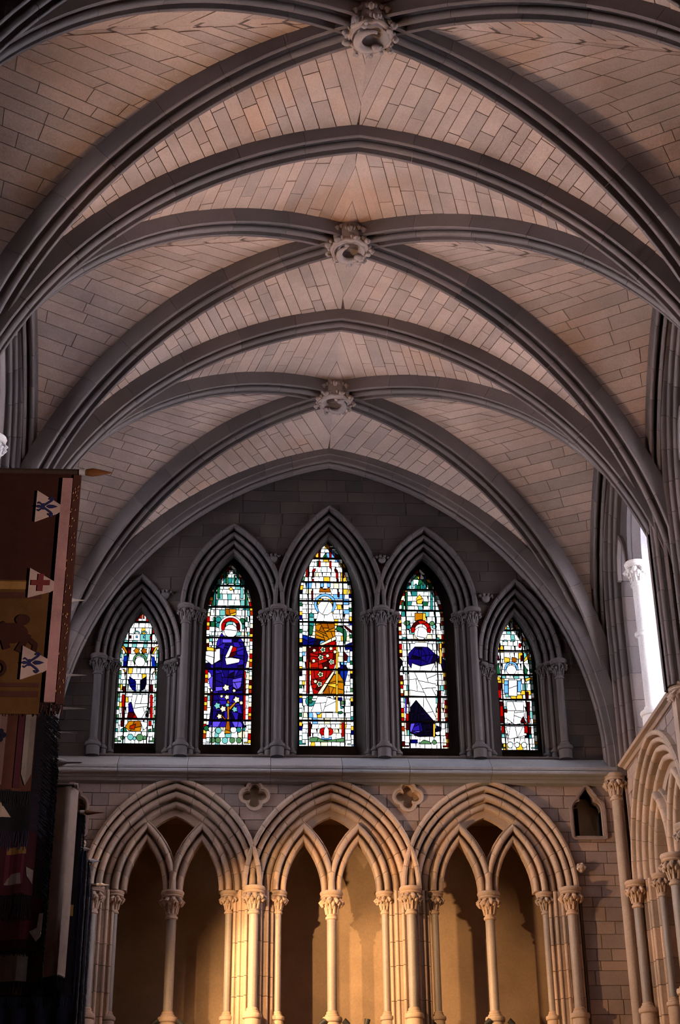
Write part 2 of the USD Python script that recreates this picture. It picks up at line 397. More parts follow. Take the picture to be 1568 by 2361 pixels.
def cell_stones(A, B, ridge_end, seed, out_dir, lo=0.135, hi=0.215, lenr=(0.34, 0.78), margin=0.09, smooth_ridge=False):
    """stones between rib curve A(l) and rib curve B(l) (both arrays of xyz by length from the springer); past B's crown they end on the ridge"""
    r = random.Random(seed); (Af, LA), (Bf, LB) = A, B
    crown = Bf(LB); R1 = np.array(ridge_end, float)
    def Be(l): return Bf(l) if l <= LB else crown + (R1 - crown) * min(1, (l - LB) / max(LA - LB, 1e-6))
    stones, ridge = [], []
    ls = [0.0]
    while ls[-1] < LA - .04: ls.append(ls[-1] + r.uniform(lo, hi))
    ls[-1] = LA
    for a, b in zip(ls, ls[1:]):
        p00, p01, p10, p11 = Af(a), Af(b), Be(a), Be(b)
        w = 0.5 * (np.linalg.norm(p10 - p00) + np.linalg.norm(p11 - p01))
        if w < .26 or (smooth_ridge and a > LB - .12): continue
        mA, mB = margin / w, (margin / w if a < LB else r.uniform(.02, .16) / w)
        t = mA - r.uniform(0, .6) * lenr[0] / w
        end = 1 - mB
        while t < end - .02:
            t2 = t + r.uniform(*lenr) / w
            if end - t2 < .16 / w: t2 = end
            s0, s1 = max(t, mA), min(t2, end)
            if (s1 - s0) * w > .05: stones.append((a, b, s0, s1, w))
            t = t2
    res = []
    g = 0.0048
    for a, b, s0, s1, w in stones:
        h = b - a; ga = min(g / h, .3); gw = g / w
        P = lambda f, t: (lambda l: Af(l) * (1 - t) + Be(l) * t)(a + (b - a) * f)
        q = np.array([P(ga, s0 + gw), P(ga, s1 - gw), P(1 - ga, s1 - gw), P(1 - ga, s0 + gw)])
        n = np.cross(q[2] - q[0], q[3] - q[1]); ln = np.linalg.norm(n)
        if ln < 1e-5: continue
        n /= ln
        if n @ out_dir(q.mean(0)) < 0: n = -n
        q = q + n * r.uniform(-.004, .004)
        V = np.vstack([q, q + n * .06])
        F = BOXF.copy()
        if np.dot(np.cross(q[1] - q[0], q[3] - q[0]), n) < 0: F = F[:, ::-1]
        res.append(((V, F), ln))
    # the bed of mortar the stones are set in
    n1, n2 = 40, 4; g1 = []
    for i in range(n1 + 1):
        l = LA * i / n1
        g1.append([Af(l) * (1 - j / n2) + Be(l) * (j / n2) for j in range(n2 + 1)])
    g1 = np.array(g1); nn = np.zeros_like(g1)
    nn = np.cross(np.gradient(g1, axis=0), np.gradient(g1, axis=1)); nn /= np.linalg.norm(nn, axis=2, keepdims=True) + 1e-9
    for i in range(n1 + 1):
        for j in range(n2 + 1):
            if nn[i, j] @ out_dir(g1[i, j]) < 0: nn[i, j] *= -1
    nn[-1] = nn[-2]
    V = (g1 + nn * .014).reshape(-1, 3); w_ = n2 + 1
    F = np.array([[i * w_ + j, i * w_ + j + 1, (i + 1) * w_ + j + 1, (i + 1) * w_ + j] for i in range(n1) for j in range(n2)])
    # stones of the ridge course, set in the teeth of the courses
    rl = np.linalg.norm(R1 - crown); m = max(1, round(rl / .5)); rs = []
    LB0 = max([y for x, y in zip(ls, ls[1:]) if x <= LB - .12] or [LB]) if smooth_ridge else LB
    if smooth_ridge: m = 3
    if rl > .3:
        A0 = lambda l: Af(l)
        for i in range(m):
            f0, f1 = i / m + .006, (i + 1) / m - .006
            l0, l1 = LB0 + (LA - LB0) * f0, LB0 + (LA - LB0) * f1
            k = (lambda l: 1.0) if smooth_ridge else lambda l: min(.6, .34 / max(np.linalg.norm(Be(l) - Af(l)), .05))
            q = np.array([Be(l0), Be(l1), Be(l1) * (1 - k(l1)) + Af(l1) * k(l1), Be(l0) * (1 - k(l0)) + Af(l0) * k(l0)])
            n = np.cross(q[2] - q[0], q[3] - q[1]); n /= np.linalg.norm(n) + 1e-9
            if n @ out_dir(q.mean(0)) < 0: n = -n
            q = q + n * (.004 if smooth_ridge else .009)
            Fq = BOXF.copy()
            if np.dot(np.cross(q[1] - q[0], q[3] - q[0]), n) < 0: Fq = Fq[:, ::-1]
            rs.append((np.vstack([q, q + n * .05]), Fq))
    return res, (V, F), rs

def curve_diag(k, far, sd):
    H, cx, cy, yb = diag_half(k, far, WOFF); L = math.hypot(cx, cy - yb)
    def f(l):
        d, z = H.at(l); t = d / L
        return np.array([sd * cx * t, yb + (cy - yb) * t, z])
    return f, H.L
def curve_trans(y, sd):
    if y == 0: H = Half(EW.span, EW.z0, 12.98, WOFF); yy = -.16
    else: H = Half(TR.span, TR.z0, 13.20, .20); yy = y
    def f(l):
        d, z = H.at(l); return np.array([sd * d, yy, z])
    return f, H.L
WR = Half(1.80, 9.5, 12.72)
def curve_wall(k, far, sd):
    H = Half(WR.span, WR.z0, 12.72, .16); yb = -BAY * k - 2
    def f(l):
        d, z = H.at(l); return np.array([sd * 4.50, yb + d * (1 if far else -1), z])
    return f, H.L

def vault_cell(kind, k, side):
    """kind 'far'/'near' (against the cross rib) or 'side' (against the left/right wall)"""
    yb = -BAY * k - 2; boss = np.array([0, yb, 13.14 + WOFF - .01])
    res, beds, ridges = [], [], []
    if kind in ('far', 'near'):
        far = kind == 'far'; ye = -BAY * k if far else -BAY * (k + 1)
        for sd in (-1, 1):
            a, b, c = cell_stones(curve_diag(k, far, sd), curve_trans(ye, sd), boss, 100 * k + 10 * (far + 1) + sd, lambda p: p - np.array([0, p[1], 8.8]), smooth_ridge=True)
            res += a; beds.append(b); ridges += c
        lab = 'cream vault cell %s the boss in the %s' % ('beyond' if far else 'before', BAYNAME[k])
    else:
        for far in (True, False):
            a, b, c = cell_stones(curve_diag(k, far, side), curve_wall(k, far, side), boss, 900 + 100 * k + 10 * far + side, lambda p: p - np.array([0, yb, 8.8]), lo=.14, hi=.235, lenr=(.4, .95))
            res += a; beds.append(b); ridges += c
        lab = 'cream stone vault cell of the %s sloping down to the %s wall' % (BAYNAME[k], SIDEN[side])
    t = structure('ceiling', lab, (0, 0), 12.0, cat='vault')
    return t, res, beds, ridges

def build_vault():
    for k in range(4):
        for kind, sd in (('far', 0), ('near', 0), ('side', -1), ('side', 1)):
            t, res, beds, ridges = vault_cell(kind, k, sd)
            if k < 3 or kind == 'far': put_stones(t, res, M['web'])
            else: part(t, 'stone', join([m for m, _ in res]), M['web'], kind='stuff')
            for m in ridges: part(t, 'ridge_stone', m, M['web'])
            part(t, 'mortar_bed', join(beds), M['mortar'])
    # beyond the picture, behind the viewer, the same vault goes on as plain cells
    for k in (4, 5, 6):
        t = structure('ceiling', 'plain vault bay number %d behind the viewer' % (k + 1), (0, 0), 12.0, cat='vault')
        ms = []
        for kind, sd in (('far', 0), ('near', 0), ('side', -1), ('side', 1)):
            yb = -BAY * k - 2; boss = np.array([0, yb, 13.36])
            for e in ((-1, 1) if sd == 0 else (True, False)):
                if sd == 0:
                    far = kind == 'far'; A, B = curve_diag(k, far, e), curve_trans(-BAY * (k + (0 if far else 1)), e)
                else: A, B = curve_diag(k, e, sd), curve_wall(k, e, sd)
                Be = lambda l: B[0](l) if l <= B[1] else B[0](B[1]) + (boss - B[0](B[1])) * (l - B[1]) / max(A[1] - B[1], 1e-6)
                g = np.array([[A[0](l) * (1 - s) + Be(l) * s for s in (0, .5, 1)] for l in np.linspace(0, A[1], 24)]).reshape(-1, 3)
                ms.append((g, np.array([[i * 3 + j, i * 3 + j + 1, i * 3 + j + 4, i * 3 + j + 3] for i in range(23) for j in range(2)])))
        part(t, 'web', join(ms), M['shade'])
    # ribs
    for y in (-4, -8, -12, -16):
        nm = {-4: 'between the windows bay and the middle bay', -8: 'between the middle bay and the nearest bay', -12: 'at the top edge of the photo', -16: 'overhead, above the frame'}[y]
        t = thing('cross_rib', 'moulded dark stone cross rib of the vault ' + nm, 'vault rib', (0, y), 7.4)
        for sd in (-1, 1):
            for m in rib_stones(TR, (0, 0), (sd, 0)): part(t, 'voussoir', m, M['rib'], smooth=40)
    t = thing('wall_rib', 'moulded rib arching over the five stained glass windows', 'vault rib', (0, -.13), 7.4)
    for sd in (-1, 1):
        for m in rib_stones(EW, (0, 0), (sd, 0), step=.55, prof=WALLRIB): part(t, 'voussoir', m, M['rib'], smooth=40)
    for k in range(4):
        for far in (True, False):
            for sd in (-1, 1):
                H, cx, cy, yb = diag_half(k, far)
                t = thing('diagonal_rib', 'diagonal vault rib, %s arm reaching the %s wall in the %s' % ('farther' if far else 'nearer', SIDEN[sd], BAYNAME[k]), 'vault rib', (0, yb), 7.4)
                for m in rib_stones(H, (0, 0), (sd * cx, cy - yb), step=.72): part(t, 'voussoir', m, M['rib'], smooth=40)

def crocket(c, ang, r0, r1, z0, z1, thick, curl=.5):
    """a stiff leaf: a stalk that leans out and ends in a curled knob"""
    ca, sa = math.cos(ang), math.sin(ang)
    pts = [(r0, z0), (r0 + (r1 - r0) * .25, z0 + (z1 - z0) * .45), (r0 + (r1 - r0) * .65, z0 + (z1 - z0) * .85), (r1, z1), (r1 + thick * .9, z1 - thick * .9), (r1 + thick * .3, z1 - thick * 1.8)]
    path = [(c[0] + r * ca, c[1] + r * sa, z) for r, z in pts]
    return tube(path, [thick * .5, thick * .6, thick * .8, thick * 1.1, thick * 1.0, thick * .6], 6)

def build_bosses():
    for k in range(4):
        yb = -BAY * k - 2
        where = ['nearest the stained glass windows', 'the middle one of three', 'the one at the top of the photo', 'above the frame'][k]
        t = thing('roof_boss', 'carved leafy stone roof boss, %s' % where, 'roof boss', (0, yb), 12.8)
        r = random.Random(50 + k); z = 13.06
        part(t, 'core', lathe([(0.001, z + .36), (.27, z + .34), (.27, z + .12), (.25, z + .03), (.21, z - .01), (.17, z + .02), (.12, z + .10), (0.001, z + .11)], 20), M['boss'], smooth=40)
        a = np.linspace(0, 2 * PI, 25)
        part(t, 'wreath', tube([(.235 * math.cos(q), .235 * math.sin(q), z + .04 + .012 * math.sin(9 * q)) for q in a], .035, 8), M['boss'], smooth=60)
        def lobed(q, r0, r1, z0, z1, th):
            return join([crocket((0, 0), q, r0, r1, z0, z1, th)] + [crocket((0, 0), q + e * .17, r0, r1 - .025, z0, z1 + .035, th * .72) for e in (-1, 1)])
        for i in range(9):
            q = i * 2 * PI / 9 + r.uniform(-.12, .12)
            part(t, 'leaf', lobed(q, .235, .275 + r.uniform(0, .03), z + .16, z + .03 + r.uniform(0, .03), .036), M['boss'], smooth=60)
        for i in range(10):
            q = i * 2 * PI / 10 + .3
            part(t, 'upper_leaf', lobed(q, .24, .285 + r.uniform(0, .02), z + .36, z + .21 + r.uniform(-.02, .03), .038), M['boss'], smooth=60)
        # the carved creature on the face
        turns = [.55, .62, .7, .6][k]; n = 22; ph = r.uniform(0, 6)
        body = [((.16 - .03 * i / n) * math.cos(ph + turns * 2 * PI * i / n), (.16 - .03 * i / n) * math.sin(ph + turns * 2 * PI * i / n), z - .01 - .035 * math.sin(PI * i / n)) for i in range(n)]
        part(t, 'beast', join([tube(body, [.022 + .03 * math.sin(PI * min(1, (i + 2) / n)) for i in range(n)], 8), ball(body[0], .05, (1.2, 1, .9), 2), ball((body[0][0] * 1.25, body[0][1] * 1.25, body[0][2] + .0), .028, (1.3, 1, .8), 2)]), M['boss'], smooth=60)
        for i in range(12):
            q = -PI / 2 + r.uniform(-2.6, 2.6) if i < 5 else PI / 2 + r.uniform(-.9, .9); rr = r.uniform(.17, .27)
            part(t, 'knob', ball((rr * math.cos(q), rr * math.sin(q), z + .0 - r.uniform(0, .03)), r.uniform(.022, .04), (1, 1, .8), 1), M['boss'], smooth=60)

build_vault()
build_bosses()

# ================================================================== walls, arcade, windows
def shaft_parts(t, c, r, z0, z1, cap=True, sc=None, base=True, sub=None, mat_=None, capmat=None, n=18, seed=1, rings=(), baseh=.55, leaves=9):
    """column: moulded base with drum, round shaft, foliage capital and round abacus; z1 is the top of the abacus"""
    sc = sc or r / .072; x, y = c; P = sub or t; mat_ = mat_ or M['shaft']; capmat = capmat or M['arch']
    zt = z1 - (.40 * sc if cap else 0); zb = z0 + (baseh if base else 0)
    if base:
        a = r * 1.75
        part(P, 'base', lathe([(0.001, z0), (a, z0), (a, zb - .16 * sc), (a * .93, zb - .14 * sc), (a * 1.13, zb - .125 * sc), (a * 1.19, zb - .09 * sc), (a * 1.12, zb - .06 * sc), (a * .86, zb - .05 * sc), (a * .82, zb - .025 * sc), (r * 1.22, zb - .015 * sc), (r * 1.25, zb + .01 * sc), (r, zb + .03 * sc)], n, c), capmat, smooth=35)
    part(P, 'shaft', lathe([(r, zb - .02), (r, zt)], n, c), mat_, smooth=60)
    for zr in rings:
        part(P, 'shaft_ring', lathe([(r, zr - .05), (r * 1.35, zr - .04), (r * 1.55, zr - .01), (r * 1.5, zr + .02), (r * 1.2, zr + .035), (r, zr + .05)], n, c), capmat, smooth=35)
    if cap:
        h = .40 * sc; z = zt
        R = .168 * sc
        part(P, 'capital', join([lathe([(r, z - .02 * sc), (r * 1.25, z - .012 * sc), (r * 1.32, z + .010 * sc), (r * 1.22, z + .026 * sc), (r * 1.04, z + .032 * sc), (r * 1.10, z + .12 * sc), (r * 1.32, z + .20 * sc), (.66 * R, z + .25 * sc), (.74 * R, z + .30 * sc)], n, c)] +
             [crocket(c, i * 2 * PI / leaves + seed, r * 1.06, R * .80 + .008 * sc * ((i * 7) % 3), z + .06 * sc, z + .265 * sc, .036 * sc) for i in range(leaves)] +
             [crocket(c, (i + .5) * 2 * PI / leaves + seed, r * 1.12, R * .74, z + .13 * sc, z + .24 * sc - .012 * sc * (i % 2), .034 * sc) for i in range(leaves)]), capmat, smooth=50)
        part(P, 'abacus', lathe([(0.001, z + .295 * sc), (R * .86, z + .295 * sc), (R * .98, z + .31 * sc), (R * .98, z + .325 * sc), (R * .90, z + .335 * sc), (R * 1.02, z + .352 * sc), (R * 1.06, z + .375 * sc), (R * 1.0, z + .40 * sc), (0.001, z + .40 * sc)], n, c), capmat, smooth=35)

OUTER = [(0, .34), (0, .20)] + arcp(.05, .15, .047, 165, 335, 6) + [(.102, .17), (.114, .20), (.128, .19), (.132, .10)] + arcp(.172, .06, .048, 170, 340, 6) + [(.224, .12), (.232, .15), (.246, .14), (.25, .02)] + arcp(.286, -.005, .042, 175, 345, 6) + [(.332, .07), (.345, .075), (.352, -.02)] + arcp(.385, -.065, .04, 180, 385, 6) + [(.425, .0), (.425, .34)]
SUBP = [(0, .34), (0, .20)] + arcp(.04, .14, .040, 170, 340, 6) + [(.085, .17), (.098, .20), (.112, .19), (.117, .12)] + arcp(.155, .085, .042, 170, 360, 6) + [(.20, .11), (.205, .16), (.225, .15), (.24, .17), (.24, .34)]
ZC = 5.74            # top of the arcade capitals
ZF = 3.42            # gallery floor

def twin_arch(t, half, s_out, h_out, subc, s_sub, h_sub, mA, joints=(7, 4)):
    """outer order and two inner arches under it, as parts of t; lateral 0 is the middle"""
    o = group_part(t, 'outer_order')
    for m in arch_ring(s_out, ZC, h_out, OUTER, joints[0], LOC, rings=3): part(o, 'voussoir', m, mA, smooth=40)
    for sg in (-1, 1):
        g = group_part(t, 'inner_arch')
        for m in arch_ring(s_sub, ZC, h_sub, SUBP, joints[1], lambda p: p + np.array([sg * subc, 0, 0]), rings=3, gap=.004): part(g, 'voussoir', m, mA, smooth=40)
    # pierced plate behind the mouldings that closes the corners between the arches
    outer = Polygon(pointed(0, s_out + .02, ZC, h_out + .02, ZC - .01))
    subs = unary_union([Polygon(pointed(sg * subc, s_sub, ZC, h_sub, ZC - .02, off=.12)) for sg in (-1, 1)])
    opening = Polygon(pointed(0, s_out * .62, ZC + h_out * .30, h_out * .62, ZC + h_out * .3)).difference(unary_union([Polygon(pointed(sg * subc, s_sub, ZC, h_sub, ZC - .02, off=.22)) for sg in (-1, 1)]))
    plate = outer.difference(subs).difference(opening.buffer(-.005))
    m = prism(plate, .22, .33)
    if m: part(t, 'spandrel_plate', m, mA)

def quatrefoil(R, off=0.0):
    lobes = [Point(R * .60 * math.cos(a), R * .60 * math.sin(a)).buffer(R * .42 + off, 12) for a in (0, PI / 2, PI, 1.5 * PI)]
    return unary_union(lobes + [Point(0, 0).buffer(R * .5 + off)])

def ring_moulding(poly, w, proud, depth, axes='xz', front=0.0, sgn=1):
    """a raised moulding round an opening, made of an outer roll and an inner step"""
    a = prism(poly.buffer(w, join_style=1).difference(poly.buffer(w * .42, join_style=1)), front - sgn * proud, front + sgn * depth, axes)
    b = prism(poly.buffer(w * .42, join_style=1).difference(poly), front - sgn * proud * .35, front + sgn * depth, axes)
    return a, b

NICHE = Polygon(pointed(0, .205, 7.02, .06, 6.55)).buffer(0)
def trefoil_niche(xc, w, z0, z1):
    s = w / 2; zs = z1 - s * 1.45
    body = sbox(-s, z0, s, zs)
    lob = [Point(-s * .45, zs + .02).buffer(s * .55), Point(s * .45, zs + .02).buffer(s * .55)]
    top = Polygon([(-s * .5, zs), (s * .5, zs), (s * .42, z1 - s * .55), (0, z1), (-s * .42, z1 - s * .55)])
    return affinity.translate(unary_union([body] + lob + [top.buffer(.015)]), xc, 0)

PIERS = (-3.56, -1.175, 1.175, 3.60)
def build_east_lower():
    arches = [Polygon(pointed(xc, .93, ZC, 1.29, ZF - .3, off=.40)) for xc in (-2.4, 0, 2.4)]
    cut = unary_union(arches + [sbox(-3.75, ZF - .3, 3.78, ZC)])
    quats = [affinity.translate(quatrefoil(.178), x, 7.175) for x in (-1.19, 1.19)]
    nr, nl = trefoil_niche(3.99, .44, 6.57, 7.30), trefoil_niche(-3.99, .44, 6.57, 7.30)
    region = sbox(-4.42, ZF - .1, 4.42, 7.44).difference(cut).difference(unary_union([q.buffer(.055) for q in quats] + [nr.buffer(.055), nl.buffer(.055)]))
    t = structure('wall_east', 'coursed stone wall above and beside the three lit arches', (0, 0), ZF - .1, cat='wall')
    st = ashlar(region, courses(ZF - .1, 7.44, .14, .22, 5), (.22, .52), 21)
    put_stones(t, st, M['wall'])
    part(t, 'mortar_bed', prism(region.buffer(.03), .012, .30), M['mortar'])
    # passage behind the arches
    part(t, 'passage_back', bx(-4.42, 4.42, 1.3, 1.5, ZF - .3, 7.7), M['plaster'])
    part(t, 'passage_vault', bx(-4.42, 4.42, .30, 1.35, 7.10, 7.25), M['plaster'])
    part(t, 'passage_floor', bx(-4.6, 4.6, -.16, 1.35, ZF - .35, ZF), M['wall'])
    for sg in (-1, 1): part(t, 'passage_end', bx(min(sg * 3.9, sg * 4.5), max(sg * 3.9, sg * 4.5), .28, 1.4, ZF, 7.2), M['plaster'])
    part(t, 'lower_wall', bx(-4.6, 4.6, .0, .4, -FL, ZF - .3), M['wall'])
    for x, nm in ((-1.19, 'left'), (1.19, 'right')):
        q = thing('quatrefoil', 'recessed four-lobed stone panel %s of the middle arch, under the ledge' % nm, 'quatrefoil', (x, 0), 6.9)
        a, b = ring_moulding(affinity.translate(quatrefoil(.178), 0, 7.175), .062, .045, .2)
        part(q, 'rim', a, M['arch']); part(q, 'inner_step', b, M['arch'])
        part(q, 'panel', prism(affinity.translate(quatrefoil(.18), 0, 7.175), .10, .16), M['plaster'])
    for poly, x, nm in ((nr, 3.99, 'at the right end of the arcade'), (nl, -3.99, 'at the left end, behind the banners')):
        q = thing('niche', 'dark niche with a trefoil head, ' + nm, 'niche', (x, 0), 6.5)
        pl = affinity.translate(poly, -x, 0)
        a, b = ring_moulding(pl, .06, .04, .2)
        part(q, 'hood', a, M['wall']); part(q, 'inner_step', b, M['wall'])
        part(q, 'back', prism(pl.buffer(.01), .42, .46), M['dark'])
        part(q, 'reveal', prism(pl.buffer(.02).difference(pl), .05, .44), M['dark'])
    names = ['on the left', 'in the middle', 'on the right']
    for i, xc in enumerate((-2.4, 0, 2.4)):
        a = thing('twin_arch', 'moulded twin arch of the stone gallery arcade, ' + names[i], 'arch', (xc, 0), ZC)
        twin_arch(a, 1.2, .93, 1.29, .42, .275, .76, M['arch'])
        c = thing('gallery_column', 'slender free column in the middle of the %s twin arch' % names[i].split()[-1], 'column', (xc, .2), ZF)
        shaft_parts(c, (0, 0), .072, ZF, ZC, seed=i, capmat=M['arch'])
    for i, px in enumerate(PIERS):
        p = thing('arcade_pier', 'clustered stone pier with shafts, %s of the gallery arcade' % ['far left end', 'left of the middle arch', 'right of the middle arch', 'right end'][i], 'pier', (px, 0), ZF)
        lo, hi = -.26, .26
        if i == 0: lo = -.30
        if i == 3: hi = .22
        core = unary_union([sbox(lo, .14, hi, .34), sbox(-.18, .06, .18, .3), sbox(-.06, .0, .06, .2)] + [Point(s * .105, .005).buffer(.026, 4) for s in (-1, 1)] + [Point(s * .20, .075).buffer(.03, 4) for s in (-1, 1)] + [Point(s * .275, .15).buffer(.03, 4) for s in (-1, 1)])
        for a in [Point(s * .155, .035).buffer(.026, 4) for s in (-1, 1)] + [Point(s * .245, .115).buffer(.022, 4) for s in (-1, 1)]: core = core.difference(a)
        core = core.simplify(.002)
        zz = courses(ZF, ZC, .28, .5, 70 + i)
        for a, b in zip(zz, zz[1:]): part(p, 'stone', prism(core, a + .004, min(b, ZC) - .004, 'xy'), M['arch'])
        part(p, 'core', prism(sbox(lo + .05, .18, hi - .05, .32), ZF, ZC, 'xy'), M['mortar'])
        g = group_part(p, 'main_shaft'); shaft_parts(p, (0, -.10), .070, ZF, ZC, sub=g, seed=i * .7, capmat=M['arch'])
        for s in (-1, 1):
            if (i == 0 and s < 0) or (i == 3 and s > 0): continue
            off = {(0, 1): .30, (1, -1): -.37, (1, 1): .365, (2, -1): -.365, (2, 1): .39, (3, -1): -.34}[(i, s)]
            g = group_part(p, 'side_shaft'); shaft_parts(p, (off, .2), .054, ZF, ZC, sub=g, sc=.8, seed=i + s * .3, capmat=M['arch'], n=16)
    for x, z, nm in ((3.80, 6.06, 'right'), (-3.79, 6.40, 'left')):
        q = thing('label_stop', 'small carved knob ending the hood of the %s arch' % nm, 'carved knob', (x, -.06), z - .1)
        part(q, 'knob', join([ball((0, 0, z), .075, (1, .9, 1), 2)] + [ball((.05 * math.cos(a), -.03, z + .05 * math.sin(a)), .03) for a in (0, 1.2, 2.4, 3.6, 4.8)]), M['arch'], smooth=60)
    # ledge under the windows
    t = structure('trim_1', 'sloping stone ledge running under the five windows', (0, 0), 7.36, cat='ledge')
    sec = [(0, 7.36), (-.10, 7.38), (-.13, 7.42), (-.17, 7.425), (-.18, 7.455), (-.23, 7.46)] + arcp(-.25, 7.50, .04, 250, 110, 5) + [(-.29, 7.53), (-.30, 7.56), (-.30, 7.575), (0, 7.80), (.5, 7.82), (.5, 7.36)]
    x = -4.46; r = random.Random(4)
    while x < 4.46:
        x2 = min(4.46, x + r.uniform(1.0, 1.7)); 
        if 4.46 - x2 < .4: x2 = 4.46
        part(t, 'stone', prism(Polygon(sec), x + .003, x2 - .003, 'yz'), M['ledge']); x = x2

WA = [(0, .36), (0, .26)] + arcp(.035, .22, .034, 170, 340, 5) + [(.074, .25), (.086, .27), (.098, .25), (.10, .17)] + arcp(.13, .14, .036, 170, 340, 5) + [(.168, .18), (.18, .20), (.193, .18), (.195, .09)] + arcp(.225, .06, .036, 170, 340, 5) + [(.263, .10), (.275, .12), (.288, .10), (.29, .0)] + arcp(.325, -.04, .036, 180, 380, 5) + [(.365, .02), (.365, .36)]
#        centre, glass half width, glass bottom, glass apex, arch centre, hood half span, springing, hood rise
WINS = [(-3.155, .335, 8.345, 10.80, -3.10, .70, 9.48, 1.46), (-1.655, .392, 8.335, 11.62, -1.60, .86, 10.38, 1.53), (-.02, .452, 8.325, 12.15, 0.0, .94, 10.38, 1.91), (1.615, .392, 8.30, 11.59, 1.60, .86, 10.38, 1.53), (3.152, .325, 8.285, 10.68, 3.10, .70, 9.48, 1.46)]
GY = .97
def glass_outline(i, grow=0.0):
    c, hw, zb, za, *_ = WINS[i]
    s = hw; h = s * 2.55
    return Polygon(pointed(c, s, za - h, h, zb, 14)).buffer(grow, join_style=2)

def build_east_upper():
    hood = []
    for c, hw, zb, za, ac, hs, zs, hh in WINS:
        hood.append(Polygon(pointed(ac, hs, zs, hh, 7.8)))
    cut = unary_union([h.buffer(-.03) for h in hood])
    region = Polygon(pointed(0, 4.42, 7.7, 5.42, 7.6, 24)).intersection(sbox(-5, 7.8, 5, 14)).difference(cut)
    t = structure('wall_east', 'dark coursed stone wall around the five stained glass windows', (0, 0), 7.8, cat='wall')
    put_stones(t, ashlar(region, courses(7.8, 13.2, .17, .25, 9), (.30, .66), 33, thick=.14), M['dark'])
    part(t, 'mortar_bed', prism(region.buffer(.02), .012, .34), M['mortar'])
    full = sbox(-4.7, 7.75, 4.7, 13.6)
    glassholes = unary_union([glass_outline(i, .012) for i in range(5)])
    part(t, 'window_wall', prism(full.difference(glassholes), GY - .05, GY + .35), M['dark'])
    inner = [Polygon(pointed(ac, hs - .365, zs, math.sqrt(max(.01, (R - .365) ** 2 - c * c)), 7.80)) for (_, _, _, _, ac, hs, zs, hh) in WINS for R in [(hs * hs + hh * hh) / (2 * hs)] for c in [hs - R]]
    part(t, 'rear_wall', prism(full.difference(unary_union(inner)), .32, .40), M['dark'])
    nm = ['far left', 'left of the middle', 'tall middle', 'right of the middle', 'far right']
    for i, (c, hw, zb, za, ac, hs, zs, hh) in enumerate(WINS):
        a = thing('window_arch', 'dark moulded pointed arch over the %s stained glass window' % nm[i], 'arch', (ac, 0), zs)
        R = (hs * hs + hh * hh) / (2 * hs); cc = hs - R; ri = R - .365; s_in = cc + ri; h_in = math.sqrt(ri * ri - cc * cc)
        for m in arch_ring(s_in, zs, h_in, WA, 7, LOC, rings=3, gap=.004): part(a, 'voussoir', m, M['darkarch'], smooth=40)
        # splayed reveal from the arch to the glass
        o1 = np.array(pointed(ac, s_in, zs, h_in, 7.82, 14)); g = WINS[i]; s = hw; h = s * 2.55
        o2 = np.array(pointed(c, s + .015, za - h, h + .015, zb - .015, 14)); n = len(o1)
        V = np.vstack([np.c_[o1[:, 0], np.full(n, .34), o1[:, 1]], np.c_[o2[:, 0], np.full(n, GY + .01), o2[:, 1]]])
        F = np.array([[k, (k + 1) % n, n + (k + 1) % n, n + k] for k in range(n)])
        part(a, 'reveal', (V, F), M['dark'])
    # shaft clusters between the windows
    for x, sides, lab in ((-3.72, (1,), 'left end of the windows'), (-2.36, (-1, 1), 'between the far left window and its neighbour'), (-.845, (-1, 1), 'left of the tall middle window'),
                          (.845, (-1, 1), 'right of the tall middle window'), (2.36, (-1, 1), 'between the far right window and its neighbour'), (3.72, (-1,), 'right end of the windows')):
        top = 9.48 if abs(x) > 3 else 10.38
        t = thing('shaft_cluster', 'cluster of thin dark stone shafts with capitals, ' + lab, 'column', (x, 0), 7.8)
        core = unary_union([sbox(-.10, .06, .10, .34)] + [sbox(min(0, s * .26), .16, max(0, s * .26), .34) for s in sides])
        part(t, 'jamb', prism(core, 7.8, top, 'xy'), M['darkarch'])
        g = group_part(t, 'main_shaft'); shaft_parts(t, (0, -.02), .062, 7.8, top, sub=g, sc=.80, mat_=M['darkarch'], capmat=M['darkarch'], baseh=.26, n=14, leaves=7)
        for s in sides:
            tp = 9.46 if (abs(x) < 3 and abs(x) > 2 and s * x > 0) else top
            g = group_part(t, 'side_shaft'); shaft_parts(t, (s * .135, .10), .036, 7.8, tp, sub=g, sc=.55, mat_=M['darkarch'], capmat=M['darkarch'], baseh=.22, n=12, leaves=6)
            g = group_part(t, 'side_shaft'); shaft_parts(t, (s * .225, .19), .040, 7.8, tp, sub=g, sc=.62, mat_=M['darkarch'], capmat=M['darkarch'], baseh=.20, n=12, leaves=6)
            if tp != top: part(t, 'jamb_above', bx(min(s * .02, s * .16), max(s * .02, s * .16), .05, .34, tp, top), M['darkarch'])
    for k, (x, z) in enumerate(((-.94, 11.25), (.88, 11.25), (-2.71, 10.56), (2.59, 10.57))):
        q = thing('label_stop', 'dark leafy carved stop between the window hoods, ' + ['upper left', 'upper right', 'lower left', 'lower right'][k], 'carved knob', (x, -.03), z - .1)
        part(q, 'knob', join([ball((0, 0, z), .07, (1, .8, 1.1), 2)] + [crocket((0, .02), a, .03, .10, z - .03, z + .05, .022) for a in np.linspace(PI, 2 * PI, 6)]), M['darkarch'], smooth=60)

